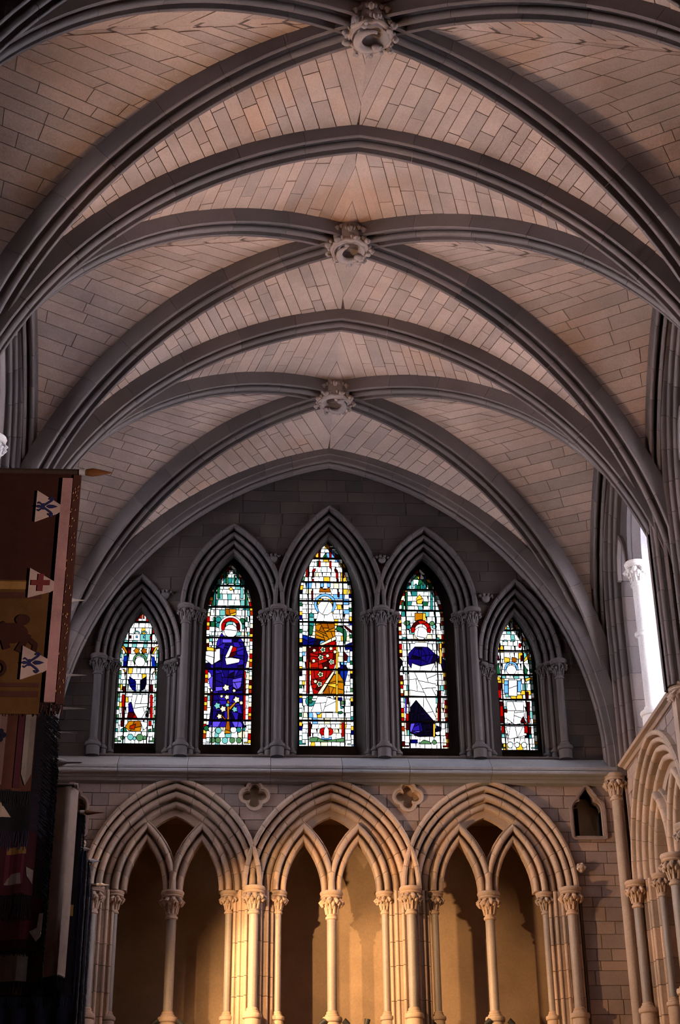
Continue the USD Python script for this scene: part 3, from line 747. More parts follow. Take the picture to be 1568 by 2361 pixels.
# ------------------------------------------------------------------ stained glass
def seg_arch(c, r0, r1, a0=0, a1=180, n=12):
    o = arcp(c[0], c[1], r1, a0, a1, n); i = arcp(c[0], c[1], r0, a1, a0, n)
    return o + i
def disc(x, y, r): return [(x + r * math.cos(a), y + r * math.sin(a)) for a in np.linspace(0, 2 * PI, 11)[:-1]]
def rect(x0, y0, x1, y1): return [(x0, y0), (x1, y0), (x1, y1), (x0, y1)]
def flower(x, y, r): return [(x + r * (1 if k % 2 else .62) * math.cos(k * PI / 5), y + r * (1 if k % 2 else .62) * math.sin(k * PI / 5)) for k in range(10)]

def design(i):
    """the panes as drawn on a sheet: (colour, outline) from the top layer down; the sheet's own units"""
    D = []; A = lambda c, *ps: [D.append((c, p)) for p in ps]
    if i == 2:
        A('teal', *[disc(x, y, 11) for x, y in ((487, 1395), (580, 1432), (505, 1328), (485, 1540), (475, 1622))])
        A('cream', *[flower(x, y, 30) for x, y in ((487, 1395), (580, 1432), (505, 1328), (485, 1540), (475, 1622))], *[flower(x, y, 20) for x, y in ((430, 1335), (575, 1318), (425, 1425), (545, 1380), (610, 1345), (440, 1600), (527, 1488))])
        A('yellow', rect(618, 1300, 634, 1860))
        A('cream', [(470, 1285), (612, 1210), (622, 1238), (500, 1292)], [(590, 1512), (609, 1516), (492, 1705), (455, 1705)])
        A('teal', [(385, 1020), (400, 1005), (425, 1020), (430, 1090), (412, 1200), (386, 1200)], [(610, 1150), (640, 1118), (700, 1150), (712, 1190), (695, 1290), (675, 1185)])
        A('gold', [(440, 1100), (605, 1100), (612, 1210), (525, 1255), (440, 1235)], [(600, 1540), (645, 1530), (690, 1600), (690, 1702), (500, 1705)])
        A('blue', [(328, 1200), (370, 1215), (490, 1245), (470, 1287), (385, 1300), (328, 1288)], [(655, 1455), (705, 1460), (724, 1500), (692, 1625), (655, 1600)], [(690, 1290), (760, 1260), (745, 1320), (700, 1330)])
        A('red', [(390, 1312), (470, 1290), (600, 1250), (622, 1262), (618, 1440), (590, 1510), (455, 1705), (425, 1705), (405, 1640), (400, 1500)], [(686, 1340), (722, 1380), (716, 1420), (686, 1420)], [(690, 1110), (755, 1160), (755, 1185), (690, 1130)])
        A('clear', disc(525, 960, 66), [(470, 990), (580, 990), (610, 1095), (440, 1095)])
        A('sky', seg_arch((523, 930), 72, 95, 0, 360, 22))
        A('gold', [(472, 822), (480, 780), (520, 800), (560, 780), (575, 822)])
        A('sky', rect(482, 740, 512, 778), rect(540, 740, 568, 778))
        A('ruby', rect(404, 812, 420, 890), rect(632, 820, 648, 862), seg_arch((440, 640), 8, 30, 180, 270), rect(412, 640, 428, 690), seg_arch((605, 640), 8, 30, 270, 360), rect(618, 640, 636, 700), rect(412, 705, 426, 735), rect(624, 705, 640, 735))
        A('red', rect(466, 415, 482, 520), rect(562, 415, 578, 520), [(400, 525), (432, 470), (447, 525)], [(600, 525), (615, 470), (645, 525)], rect(468, 540, 484, 595), rect(562, 540, 578, 605), rect(358, 600, 374, 690), rect(675, 600, 690, 690))
        A('teal', [(495, 520), (525, 470), (550, 520), (535, 520), (524, 500), (510, 520)], seg_arch((455, 395), 20, 36, 60, 160), seg_arch((590, 395), 20, 36, 20, 120), disc(517, 345, 14), rect(452, 540, 464, 590))
        A('clear', [(460, 1725), (522, 1725), (655, 1762), (657, 1850), (400, 1860)])
        A('blue', rect(525, 1730, 572, 1765), rect(605, 1732, 670, 1760)); A('sky', disc(465, 1852, 24))
        A('teal', seg_arch((398, 1765), 18, 44, 0, 300, 16), seg_arch((655, 1835), 14, 34, 40, 330, 14)); A('green', disc(398, 1765, 18), rect(660, 1760, 700, 1790))
        A('clear', [(515, 2070), (515, 2000), (535, 1965), (556, 2000), (556, 2070)])
        A('red', seg_arch((508, 2015), 2, 32, 0, 360, 14), seg_arch((563, 2015), 2, 32, 0, 360, 14)); A('ruby', rect(376, 1940, 402, 2055), rect(667, 1940, 692, 2055)); A('sky', rect(500, 2060, 580, 2080))
        A('sage', [(390, 2065), (450, 2060), (520, 2088), (600, 2080), (690, 2065), (690, 2100), (390, 2100)])
        A('ruby', rect(362, 1310, 388, 1700)); A('navy', rect(640, 1480, 655, 1600))
        bars = [330 + 0 * 1, 525, 738, 907, 1093, 1300, 1503, 1718, 1930]; vb = [(375, 383), (672, 692)]; frame = (300, 301, 775, 757, 2135, 900, 330)
        border = [('clear', 1), ('blue', .8), ('yellow', .8), ('clear', 1), ('green', .6), ('milk', .8)]
    elif i == 1:
        A('cream', *[flower(x, y, r) for x, y, r in ((438, 1668, 32), (505, 1692, 18), (445, 1745, 24), (525, 1765, 32), (413, 1840, 30), (383, 1900, 26), (565, 1790, 20), (400, 1738, 16))]); A('pale', *[flower(x, y, r) for x, y, r in ((365, 1815, 32), (510, 1843, 28), (450, 1808, 20))])
        A('gold', [(425, 2035), (450, 1900), (444, 1790), (456, 1762), (466, 1785), (463, 1900), (475, 2035)], [(462, 1830), (515, 1778), (525, 1790), (470, 1850)], [(448, 1930), (405, 1890), (400, 1900), (448, 1950)])
        A('clear', [(475, 1318), (494, 1325), (462, 1412), (440, 1425), (430, 1415)]); A('red', [(492, 1325), (527, 1337), (517, 1395), (487, 1420), (462, 1413)]); A('clear', [(428, 1425), (475, 1420), (552, 1432), (545, 1460), (440, 1482)])
        A('gold', [(275, 1330), (352, 1345), (352, 1370), (275, 1365)]); A('clear', [(265, 1372), (385, 1345), (388, 1440), (320, 1482), (265, 1440)])
        A('clear', disc(475, 1198, 56)); A('red', seg_arch((475, 1165), 50, 80, 155, 385, 18)); A('clear', seg_arch((475, 1165), 80, 97, 155, 385, 18))
        A('lilac', [(490, 1600), (572, 1580), (560, 1660), (530, 1685), (495, 1660)], rect(405, 1265, 485, 1298)); A('lilac', [(290, 1600), (328, 1570), (325, 1690), (303, 1660)])
        A('violet', [(350, 1520), (400, 1545), (410, 1690), (350, 1700)], [(330, 1940), (560, 1940), (590, 1985), (300, 1985)], [(490, 1290), (580, 1290), (600, 1400), (530, 1400)])
        A('purple', [(360, 1290), (400, 1215), (420, 1245), (545, 1245), (580, 1290), (620, 1400), (600, 1500), (578, 1560), (575, 1940), (600, 1985), (290, 1985), (330, 1700), (310, 1560), (268, 1505), (268, 1470), (388, 1440), (385, 1345), (355, 1345)])
        A('clear', disc(320, 2000, 28), disc(500, 2005, 26)); A('teal', disc(275, 1995, 22), disc(375, 2012, 26), disc(545, 2005, 22), disc(585, 2000, 14))
        A('sage', *[disc(x, 2088, 24) for x in (325, 372, 490, 545)]); A('pale', disc(430, 2090, 26))
        A('gold', [(430, 1010), (520, 1010), (520, 1060), (480, 1070), (430, 1060)]); A('yellow', disc(476, 838, 15))
        A('green', disc(372, 1102, 24), disc(572, 1112, 24), rect(330, 1080, 345, 1115), rect(600, 1080, 615, 1115)); A('teal', disc(372, 1150, 22), disc(574, 1160, 22))
        A('teal', rect(365, 750, 396, 812), rect(560, 750, 592, 812), rect(334, 825, 350, 985), rect(598, 825, 612, 985), rect(362, 822, 385, 920), rect(556, 822, 578, 920), rect(415, 680, 432, 790), rect(522, 680, 540, 790)); A('green', rect(440, 720, 452, 800), rect(500, 720, 512, 800))
        A('ruby', rect(575, 1530, 600, 1930), rect(305, 1700, 325, 1820))
        bars = [815, 1000, 1258, 1520, 1725, 1935]; vb = [(350, 322), (598, 573)]; frame = (245, 280, 645, 662, 2125, 1000, 620)
        border = [('red', 1), ('cream', .8), ('milk', .8), ('clear', .7), ('orange', .8), ('yellow', .6)]
    elif i == 3:
        A('clear', disc(523, 1122, 60)); A('red', seg_arch((523, 1090), 54, 88, 160, 380, 18)); A('gold', [(468, 935), (563, 935), (563, 1010), (520, 995), (468, 1010)])
        A('yellow', rect(688, 1210, 706, 1400), rect(630, 1930, 648, 2045))
        A('clear', [(470, 1205), (580, 1205), (580, 1248), (470, 1248)], [(672, 1400), (700, 1400), (715, 1470), (670, 1470)])
        A('purple', [(410, 1310), (468, 1246), (580, 1246), (655, 1315), (690, 1335), (640, 1392), (520, 1420), (442, 1395), (438, 1440), (410, 1400)])
        A('navy', [(690, 1335), (742, 1372), (742, 1472), (718, 1472), (705, 1400), (660, 1385)], [(335, 1350), (362, 1382), (340, 1440)])
        A('clear', [(440, 1395), (520, 1422), (645, 1392), (655, 1475), (655, 1900), (635, 1905), (478, 1725), (425, 1790), (415, 1480)])
        A('violet', [(430, 1930), (520, 1920), (540, 1990), (470, 2020), (420, 2000)]); A('navy', [(476, 1730), (640, 1910), (640, 2040), (500, 2045), (420, 2010), (425, 1790)], [(655, 1945), (702, 1962), (702, 1992), (655, 2002)])
        A('clear', disc(672, 2010, 22)); A('blue', rect(430, 2070, 490, 2100)); A('green', [(500, 2105), (545, 2070), (600, 2085), (610, 2105)]); A('sage', disc(640, 2090, 20))
        A('green', disc(395, 1030, 24), disc(620, 1030, 22), disc(412, 1065, 22), rect(655, 1160, 685, 1185), rect(385, 1010, 425, 1045)); A('teal', disc(642, 1060, 20), rect(360, 1160, 390, 1185))
        A('green', rect(390, 650, 420, 712), rect(588, 650, 622, 712), rect(382, 740, 404, 905), rect(606, 740, 628, 905), rect(355, 830, 372, 905)); A('teal', rect(436, 580, 455, 700), rect(548, 580, 566, 700), rect(470, 660, 486, 712), rect(520, 660, 536, 712)); A('yellow', [(500, 560), (512, 600), (500, 620), (490, 600)], [(480, 800), (510, 760), (540, 800), (530, 850), (490, 850)])
        A('ruby', rect(392, 1690, 412, 1760), rect(388, 1845, 412, 1985), rect(672, 1640, 700, 1905), rect(680, 1220, 690, 1270)); A('lilac', rect(380, 1710, 392, 1840))
        bars = [722, 918, 1193, 1475, 1700, 1920]; vb = [(377, 428), (638, 698)]; frame = (352, 320, 778, 720, 2145, 900, 510)
        border = [('red', 1), ('clear', 1.1), ('milk', .8), ('orange', .8), ('cream', .9), ('ruby', .6), ('yellow', .7)]
    elif i == 0:
        A('clear', disc(687, 1135, 58)); A('green', seg_arch((687, 1120), 58, 80, 165, 375, 16)); A('gold', flower(650, 1010, 40), flower(735, 1010, 38))
        A('blue', [(568, 1300), (640, 1352), (640, 1470), (600, 1442), (568, 1400)], [(688, 1345), (757, 1300), (762, 1370), (742, 1430), (688, 1468)])
        A('blue', [(502, 1080), (545, 1060), (545, 1192), (495, 1192)], [(820, 1070), (850, 1080), (868, 1192), (820, 1192)])
        A('gold', [(465, 945), (510, 960), (545, 1020), (540, 1055)], [(900, 945), (860, 965), (828, 1030), (832, 1055)], [(490, 1215), (520, 1225), (532, 1275)], [(885, 1215), (850, 1230), (820, 1275)])
        A('red', [(528, 975), (560, 968), (582, 1030), (560, 1048)], [(850, 975), (820, 968), (795, 1030), (812, 1045)])
        A('clear', [(600, 1500), (780, 1500), (775, 1600), (740, 1760), (660, 1760), (620, 1690), (590, 1580)]); A('violet', [(555, 1600), (588, 1582), (620, 1690), (560, 1695)]); A('ruby', [(555, 1695), (622, 1695), (660, 1765), (540, 1765)]); A('brown', disc(755, 1640, 18))
        A('orange', [(575, 1840), (640, 1820), (625, 1880), (570, 1870)]); A('gold', [(520, 1855), (560, 1790), (690, 1785), (705, 1850), (690, 1902), (560, 1892)]); A('clear', [(690, 1790), (770, 1800), (770, 1850), (730, 1885)])
        A('red', rect(624, 600, 652, 685), rect(756, 600, 785, 685), rect(722, 565, 736, 640), rect(678, 560, 692, 640), rect(535, 706, 566, 805), rect(822, 706, 858, 808)); A('orange', rect(690, 590, 712, 640)); A('ruby', rect(570, 838, 590, 870), rect(800, 840, 820, 880), rect(572, 710, 592, 735))
        A('pale', seg_arch((650, 820), 25, 38, 200, 340), seg_arch((735, 820), 25, 38, 200, 340)); A('sky', rect(640, 840, 662, 862), rect(724, 840, 746, 862))
        A('ruby', rect(484, 1500, 516, 1762), rect(800, 1390, 832, 1470), rect(800, 1500, 830, 1765), rect(494, 1410, 520, 1470), rect(472, 1785, 500, 1850), rect(785, 1785, 815, 1840)); A('brown', rect(765, 1680, 785, 1740))
        A('teal', [(470, 1880), (520, 1850), (545, 1905), (470, 1905)], [(780, 1880), (815, 1870), (815, 1905), (780, 1905)]); A('sage', disc(685, 1965, 40), disc(740, 1968, 22), disc(490, 1968, 22)); A('pale', disc(580, 1960, 34), disc(625, 1975, 20))
        bars = [690, 927, 1200, 1480, 1770]; vb = [(567, 498), (822, 770)]; frame = (395, 445, 860, 900, 2030, 1200, 495)
        border = [('clear', 1), ('green', .5), ('milk', 1), ('pale', .7), ('sage', .6)]
    else:
        A('clear', disc(607, 1080, 50)); A('sky', seg_arch((607, 1065), 48, 68, 165, 375, 16)); A('gold', [(535, 950), (590, 960), (592, 1002), (540, 1005)], [(612, 950), (660, 960), (658, 1000), (615, 1002)])
        A('green', [(452, 1060), (480, 1010), (497, 1122), (455, 1122)], [(725, 1010), (768, 1085), (762, 1122), (725, 1112)])
        A('sky', rect(535, 1188, 575, 1312), rect(668, 1188, 705, 1300)); A('clear', rect(578, 1180, 664, 1340)); A('blue', rect(540, 1188, 572, 1212), rect(670, 1188, 700, 1212)); A('pale', rect(545, 1320, 600, 1350))
        A('red', [(455, 930), (482, 935), (490, 980), (460, 975)], [(700, 935), (722, 930), (722, 985), (700, 995)], [(695, 1585), (722, 1538), (748, 1592), (700, 1602)]); A('yellow', [(430, 935), (455, 970), (480, 985), (440, 980)], [(795, 900), (780, 960), (730, 1000), (745, 950)], [(440, 1145), (495, 1150), (495, 1190), (450, 1180)], [(800, 1150), (745, 1165), (750, 1195), (800, 1170)])
        A('ruby', rect(472, 1212, 505, 1362), rect(492, 1395, 526, 1605), rect(752, 1300, 776, 1370), rect(762, 1395, 788, 1600), rect(505, 1635, 530, 1700), rect(735, 1630, 770, 1700), rect(772, 1640, 802, 1710), rect(535, 1468, 562, 1502)); A('orange', rect(735, 1595, 755, 1618))
        A('red', rect(515, 630, 532, 680), rect(628, 590, 645, 680), rect(585, 570, 597, 640), rect(672, 705, 695, 745), rect(705, 740, 722, 800), rect(450, 755, 470, 800), rect(482, 815, 500, 850), rect(680, 810, 702, 852)); A('yellow', rect(548, 590, 562, 670), rect(655, 600, 668, 670)); A('pale', seg_arch((550, 800), 14, 26, 200, 340), seg_arch((620, 800), 14, 26, 200, 340))
        A('clear', [(560, 1395), (725, 1395), (735, 1600), (640, 1620), (555, 1560)], [(550, 1640), (730, 1640), (760, 1720), (580, 1760)])
        A('teal', rect(505, 1710, 540, 1745), rect(770, 1715, 805, 1750)); A('milk', disc(590, 1815, 30), disc(660, 1815, 26), disc(730, 1815, 28)); A('navy', [(735, 1720), (770, 1715), (775, 1740), (740, 1745)])
        bars = [683, 892, 1135, 1380, 1628]; vb = [(480, 548), (703, 783)]; frame = (478, 430, 872, 805, 1865, 950, 540)
        border = [('clear', 1), ('green', .5), ('milk', 1), ('pale', .7), ('yellow', .5)]
    return D, bars, vb, frame, border

SHADES = dict(red=['red', 'red', 'red', 'ruby', 'scarlet'], gold=['gold', 'gold', 'gold', 'yellow', 'amber'], purple=['purple', 'purple', 'violet', 'plum'], navy=['navy', 'navy', 'plum'], blue=['blue', 'blue', 'cobalt', 'navy'],
              green=['green', 'green', 'sage', 'teal'], teal=['teal', 'teal', 'green', 'pale'], violet=['violet', 'purple', 'lilac'], ruby=['ruby', 'red'])
def solid_only(g): return MultiPolygon(polys(g)) if polys(g) else Polygon()
def split_pane(q, r, limit):
    if q.area < limit: return [q]
    x0, y0, x1, y1 = q.bounds; c = q.representative_point() if r.random() < .3 else q.centroid
    a = r.uniform(-.5, .5) + (PI / 2 if (x1 - x0) > (y1 - y0) else 0)
    cx, cy = c.x + r.uniform(-.12, .12) * (x1 - x0), c.y + r.uniform(-.12, .12) * (y1 - y0)
    k = r.uniform(-.06, .06)
    cut = LineString([(cx - 2 * math.cos(a), cy - 2 * math.sin(a)), (cx - k * math.sin(a), cy + k * math.cos(a)), (cx + 2 * math.cos(a), cy + 2 * math.sin(a))])
    out = []
    for p in polys(q.difference(cut.buffer(.0005))): out += split_pane(p, r, limit) if p.area < q.area * .97 else [p]
    return out

def build_windows():
    cats = ['far left window, with a green halo over a blue and white panel', 'window with a figure in a purple robe and a red halo, left of the middle', 'tall middle window with a figure in a red flowered robe', 'window with a white robed figure under a dark cape, right of the middle', 'far right window, mostly white with two green leaves']
    for i, (c, hw, zb, za, *_r) in enumerate(WINS):
        D, bars, vb, fr, border = design(i)
        xl0, xl1, xr0, xr1, yb, yt, ya = fr
        W = glass_outline(i)
        H = za - zb
        def conv(p):
            out = []
            for x, y in p:
                k = (yb - y) / (yb - yt)
                L, R = xl0 + (xl1 - xl0) * k, xr0 + (xr1 - xr0) * k
                u = (x - (L + R) / 2) / ((R - L) / 2)
                out.append((c + u * hw, zb + (yb - y) / (yb - ya) * H))
            return out
        t = structure('window_%d' % (i + 1), 'stained glass ' + cats[i], (c, GY), zb, cat='window')
        zs = [conv([(0, y)])[0][1] for y in bars]; zs = sorted([z for z in zs if zb < z < za])
        vx = []
        for (xa, xb_) in vb:
            vx.append((conv([(xa, bars[0])])[0], conv([(xb_, yb)])[0]))
        vxm = [(a[0] + b[0]) / 2 for a, b in vx]
        lines = [LineString([(c - 1, z), (c + 1, z)]) for z in zs]
        r = random.Random(300 + i)
        taken = None; pieces = []
        def add(col, poly):
            nonlocal taken
            poly = solid_only(shapely.intersection(solid_only(poly.buffer(0)), W, grid_size=1e-4))
            if poly.is_empty: return
            if taken is not None: poly = solid_only(shapely.difference(poly, taken, grid_size=1e-4))
            if poly.is_empty: return
            taken = poly if taken is None else solid_only(shapely.union(taken, poly, grid_size=1e-4))
            pieces.append((col, poly))
        for col, p in D: add(col, Polygon(conv(p)))
        # border strips of small coloured panes
        bw = .11
        for sg in (-1, 1):
            z = zb + .03; k = r.randrange(6)
            while z < za:
                col, hgt = border[k % len(border)]; h = .075 * hgt * r.uniform(.85, 1.15) + .02
                strip = W.difference(affinity.translate(W, -sg * bw, 0)).intersection(sbox(c - 1 if sg < 0 else c, z, c if sg < 0 else c + 1, z + h))
                mid = .55
                add(col, strip.difference(affinity.translate(W, sg * 0, 0).buffer(-.05)))
                z += h; k += 1
        # clear quarries for the ground
        z = zb
        while z < za:
            h = r.uniform(.07, .13); x = c - hw - r.uniform(0, .1)
            while x < c + hw:
                w = r.uniform(.06, .12); dx = r.uniform(-.02, .02)
                f = (z - zb) / H; pool = {0: ['clear'] * 12 + ['milk', 'milk', 'pale', 'yellow'], 4: ['clear'] * 10 + ['milk', 'pale', 'yellow'], 2: ['clear'] * 12 + ['milk', 'sky', 'yellow', 'cream']}.get(i, ['clear'] * 6 + ['milk', 'pale', 'milk', 'teal'] if f > .62 else ['clear'] * 9 + ['milk', 'cream', 'pale'])
                if f > .86: pool = pool + (['teal', 'pale', 'green'] if i in (1, 3) else ['red', 'yellow', 'sky'])
                add(r.choice(pool), Polygon([(x, z), (x + w, z), (x + w + dx, z + h), (x + dx * .5, z + h)]).buffer(.0005))
                x += w
            z += h
        cells = []
        zz = [zb - .1] + zs + [za + .1]; xx = [c - 1] + vxm + [c + 1]
        cells = [sbox(xa, z1, xb_, z2) for z1, z2 in zip(zz, zz[1:]) for xa, xb_ in zip(xx, xx[1:])]
        final = []
        for col, poly in pieces:
            for cell in cells:
                for q in polys(poly.intersection(cell)):
                    big = split_pane(q, r, .030 if col in ('clear', 'milk') else .013)
                    for b in big:
                        for s_ in polys(b.buffer(-.0045, join_style=2).simplify(.002)):
                            if s_.area > .00025: final.append((s_, r.choice(SHADES.get(col, [col]))))
        final.sort(key=lambda f: -f[0].area)
        solid = []
        local = lambda g: affinity.translate(g, -c, 0)
        for s_, col in final[:299]: part(t, 'pane', prism(local(s_), -.003, .003), G[col])
        rest = {}
        for s_, col in final[299:]: rest.setdefault(col, []).append(prism(local(s_), -.003, .003))
        for col, ms in rest.items(): part(t, 'small_pane', join(ms), G[col], kind='stuff')
        net = W.buffer(.012).difference(unary_union([s_ for s_, _ in final]))
        part(t, 'lead_came', prism(local(net), -.006, .006), M['lead'])
        for z in zs:
            b = W.intersection(sbox(c - 1, z - .013, c + 1, z + .013)).bounds
            part(t, 'saddle_bar', bx(b[0] - c - .02, b[2] - c + .02, -.035, -.008, z - .015, z + .015), M['iron'])
        for x in vxm:
            top = W.intersection(sbox(x - .005, zb, x + .005, za + 1)).bounds[3]
            part(t, 'stanchion', bx(x - c - .010, x - c + .010, -.03, -.007, zb, min(top, zs[-1] + .1)), M['iron'])

build_east_lower()
build_east_upper()
build_windows()

# ================================================================== side walls, clerestory, responds, shell
SIDE = ((1, 'south', -90, 'right'), (-1, 'north', 90, 'left'))
def side_bay_parts():
    """one bay of each kind, built in its own frame: x along the wall, front towards -y; the first stands in the right wall next to the windows"""
    loc, rot = (4.6, -2.0), -90
    out = {}
    # gallery stage
    w = structure('wall_south', 'coursed stone of the right wall around the gallery arch', loc, ZF - .1, rot, cat='wall')
    arch = Polygon(pointed(0, 1.22, ZC, 1.36, ZF - .3, off=.40)); slot = Polygon(pointed(-1.85, .085, 7.08, .30, 6.10))
    region = sbox(-2, ZF - .1, 2, 7.56).difference(unary_union([arch, sbox(-1.62, ZF - .3, 1.62, ZC)])).difference(slot.buffer(.05))
    put_stones(w, ashlar(region, courses(ZF - .1, 7.56, .16, .24, 41), (.25, .55), 43), M['wall'])
    part(w, 'mortar_bed', prism(region.buffer(.01), .012, .30), M['mortar'])
    out['wall'] = w
    a = thing('side_gallery_arch', 'moulded twin gallery arch at the right edge, next to the corner', 'arch', loc, ZC, rot)
    twin_arch(a, 1.5, 1.22, 1.36, .56, .40, .85, M['arch'], (8, 5))
    g = group_part(a, 'middle_column'); 
    out['arch'] = a
    c = thing('side_gallery_column', 'clustered jambs and middle column of the side gallery arch by the corner', 'column', loc, ZF, rot)
    g = group_part(c, 'middle_column'); shaft_parts(c, (0, .1), .075, ZF, ZC, sub=g)
    for s in (-1, 1):
        core = unary_union([sbox(min(s * 1.10, s * 1.62), .16, max(s * 1.10, s * 1.62), .34), sbox(min(s * 1.24, s * 1.64), .08, max(s * 1.24, s * 1.64), .3), sbox(min(s * 1.44, s * 1.66), .0, max(s * 1.44, s * 1.66), .2)] + [Point(s * q, y).buffer(.03, 4) for q, y in ((1.16, .15), (1.27, .07), (1.38, .06), (1.60, -.01))])
        for a_, b_ in zip(*(lambda z: (z, z[1:]))(courses(ZF, ZC, .3, .5, 60))): part(c, 'jamb_stone', prism(core, a_ + .004, min(b_, ZC) - .004, 'xy'), M['arch'])
        g = group_part(c, 'jamb_shaft'); shaft_parts(c, (s * 1.50, -.09), .068, ZF, ZC, sub=g)
        g = group_part(c, 'jamb_shaft'); shaft_parts(c, (s * 1.06, .18), .054, ZF, ZC, sub=g, sc=.8)
    out['column'] = c
    q = thing('blind_lancet', 'narrow blind lancet slot squeezed between the corner shaft and the side gallery arch', 'niche', (4.6, -.15), 6.0, rot)
    pl = affinity.translate(slot, 1.85, 0); a_, b_ = ring_moulding(pl, .045, .04, .2)
    part(q, 'hood', a_, M['wall']); part(q, 'inner_step', b_, M['wall']); part(q, 'back', prism(pl.buffer(.01), .22, .26), M['wall'])
    # clerestory stage
    cl = thing('clerestory_arch', 'tall moulded clerestory arch beside the bright window at the right', 'arch', loc, 7.62, rot)
    s_, zs_, h_ = 1.28, 9.9, 2.42
    o = group_part(cl, 'outer_order')
    for m in arch_ring(s_, zs_, h_, OUTER, 7, LOC, rings=3, zfoot=7.64, jamb=.42): part(o, 'voussoir', m, M['rib'], smooth=40)
    spand = sbox(-2.0, 7.6, 2.0, 13.5).difference(Polygon(pointed(0, s_, zs_, h_, 7.5, off=.39)))
    part(cl, 'spandrel', prism(spand, .05, .30), M['wall'])
    big = Polygon(pointed(0, s_ + .02, zs_, h_ + .02, 7.64))
    zcap = 10.55
    mid = Polygon(pointed(.215, .63, zcap, 1.15, 7.60)); sides = [Polygon(pointed(-.90, .27, zcap, .62, 7.60))]
    below = sbox(-1.4, 7.55, 1.4, zcap)
    part(cl, 'tracery_plate', prism(big.difference(unary_union([mid] + sides + [below])), .10, .26), M['rib'])
    for poly in [mid] + sides:
        a_, b_ = ring_moulding(poly.intersection(sbox(-2, zcap, 2, 14)), .055, .05, .1, front=.10)
        a_ = prism(poly.buffer(.06).difference(poly).intersection(sbox(-2, zcap, 2, 14)), .04, .12)
        part(cl, 'tracery_moulding', a_, M['rib'])
    out['clere'] = cl
    k = thing('clerestory_columns', 'two pale ringed columns in front of the bright clerestory window at right', 'column', loc, 7.62, rot)
    for sg in (-1, 1):
        g = group_part(k, 'column'); shaft_parts(k, (-.52 if sg < 0 else .97, .17), .085, 7.62, zcap, sub=g, mat_=M['pale'], capmat=M['pale'], sc=1.0, rings=(9.33,), baseh=.50)
    out['cols'] = k
    wn = structure('window_6', 'bright clear glazed clerestory window in the right wall', loc, 8.0, rot, cat='window')
    ow = Polygon(pointed(0, 1.24, 9.9, 2.3, 7.86))
    o1 = np.array(pointed(0, s_, zs_, h_, 7.64, 14)); o2 = np.array(pointed(0, 1.24, 9.9, 2.3, 7.86, 14)); n = len(o1)
    part(wn, 'reveal', (np.vstack([np.c_[o1[:, 0], np.full(n, .33), o1[:, 1]], np.c_[o2[:, 0], np.full(n, .80), o2[:, 1]]]), np.array([[i, (i + 1) % n, n + (i + 1) % n, n + i] for i in range(n)])), M['pale'])
    part(wn, 'glass', prism(ow.buffer(.03), .84, .846), G['plain'])
    for x in (-.41, .41): part(wn, 'mullion', bx(x - .03, x + .03, .82, .88, 7.9, 11.6), M['pale'])
    for z in np.arange(8.6, 11.6, .6): part(wn, 'glazing_bar', bx(-1.2, 1.2, .83, .86, z - .012, z + .012), M['iron'])
    out['win'] = wn
    return out

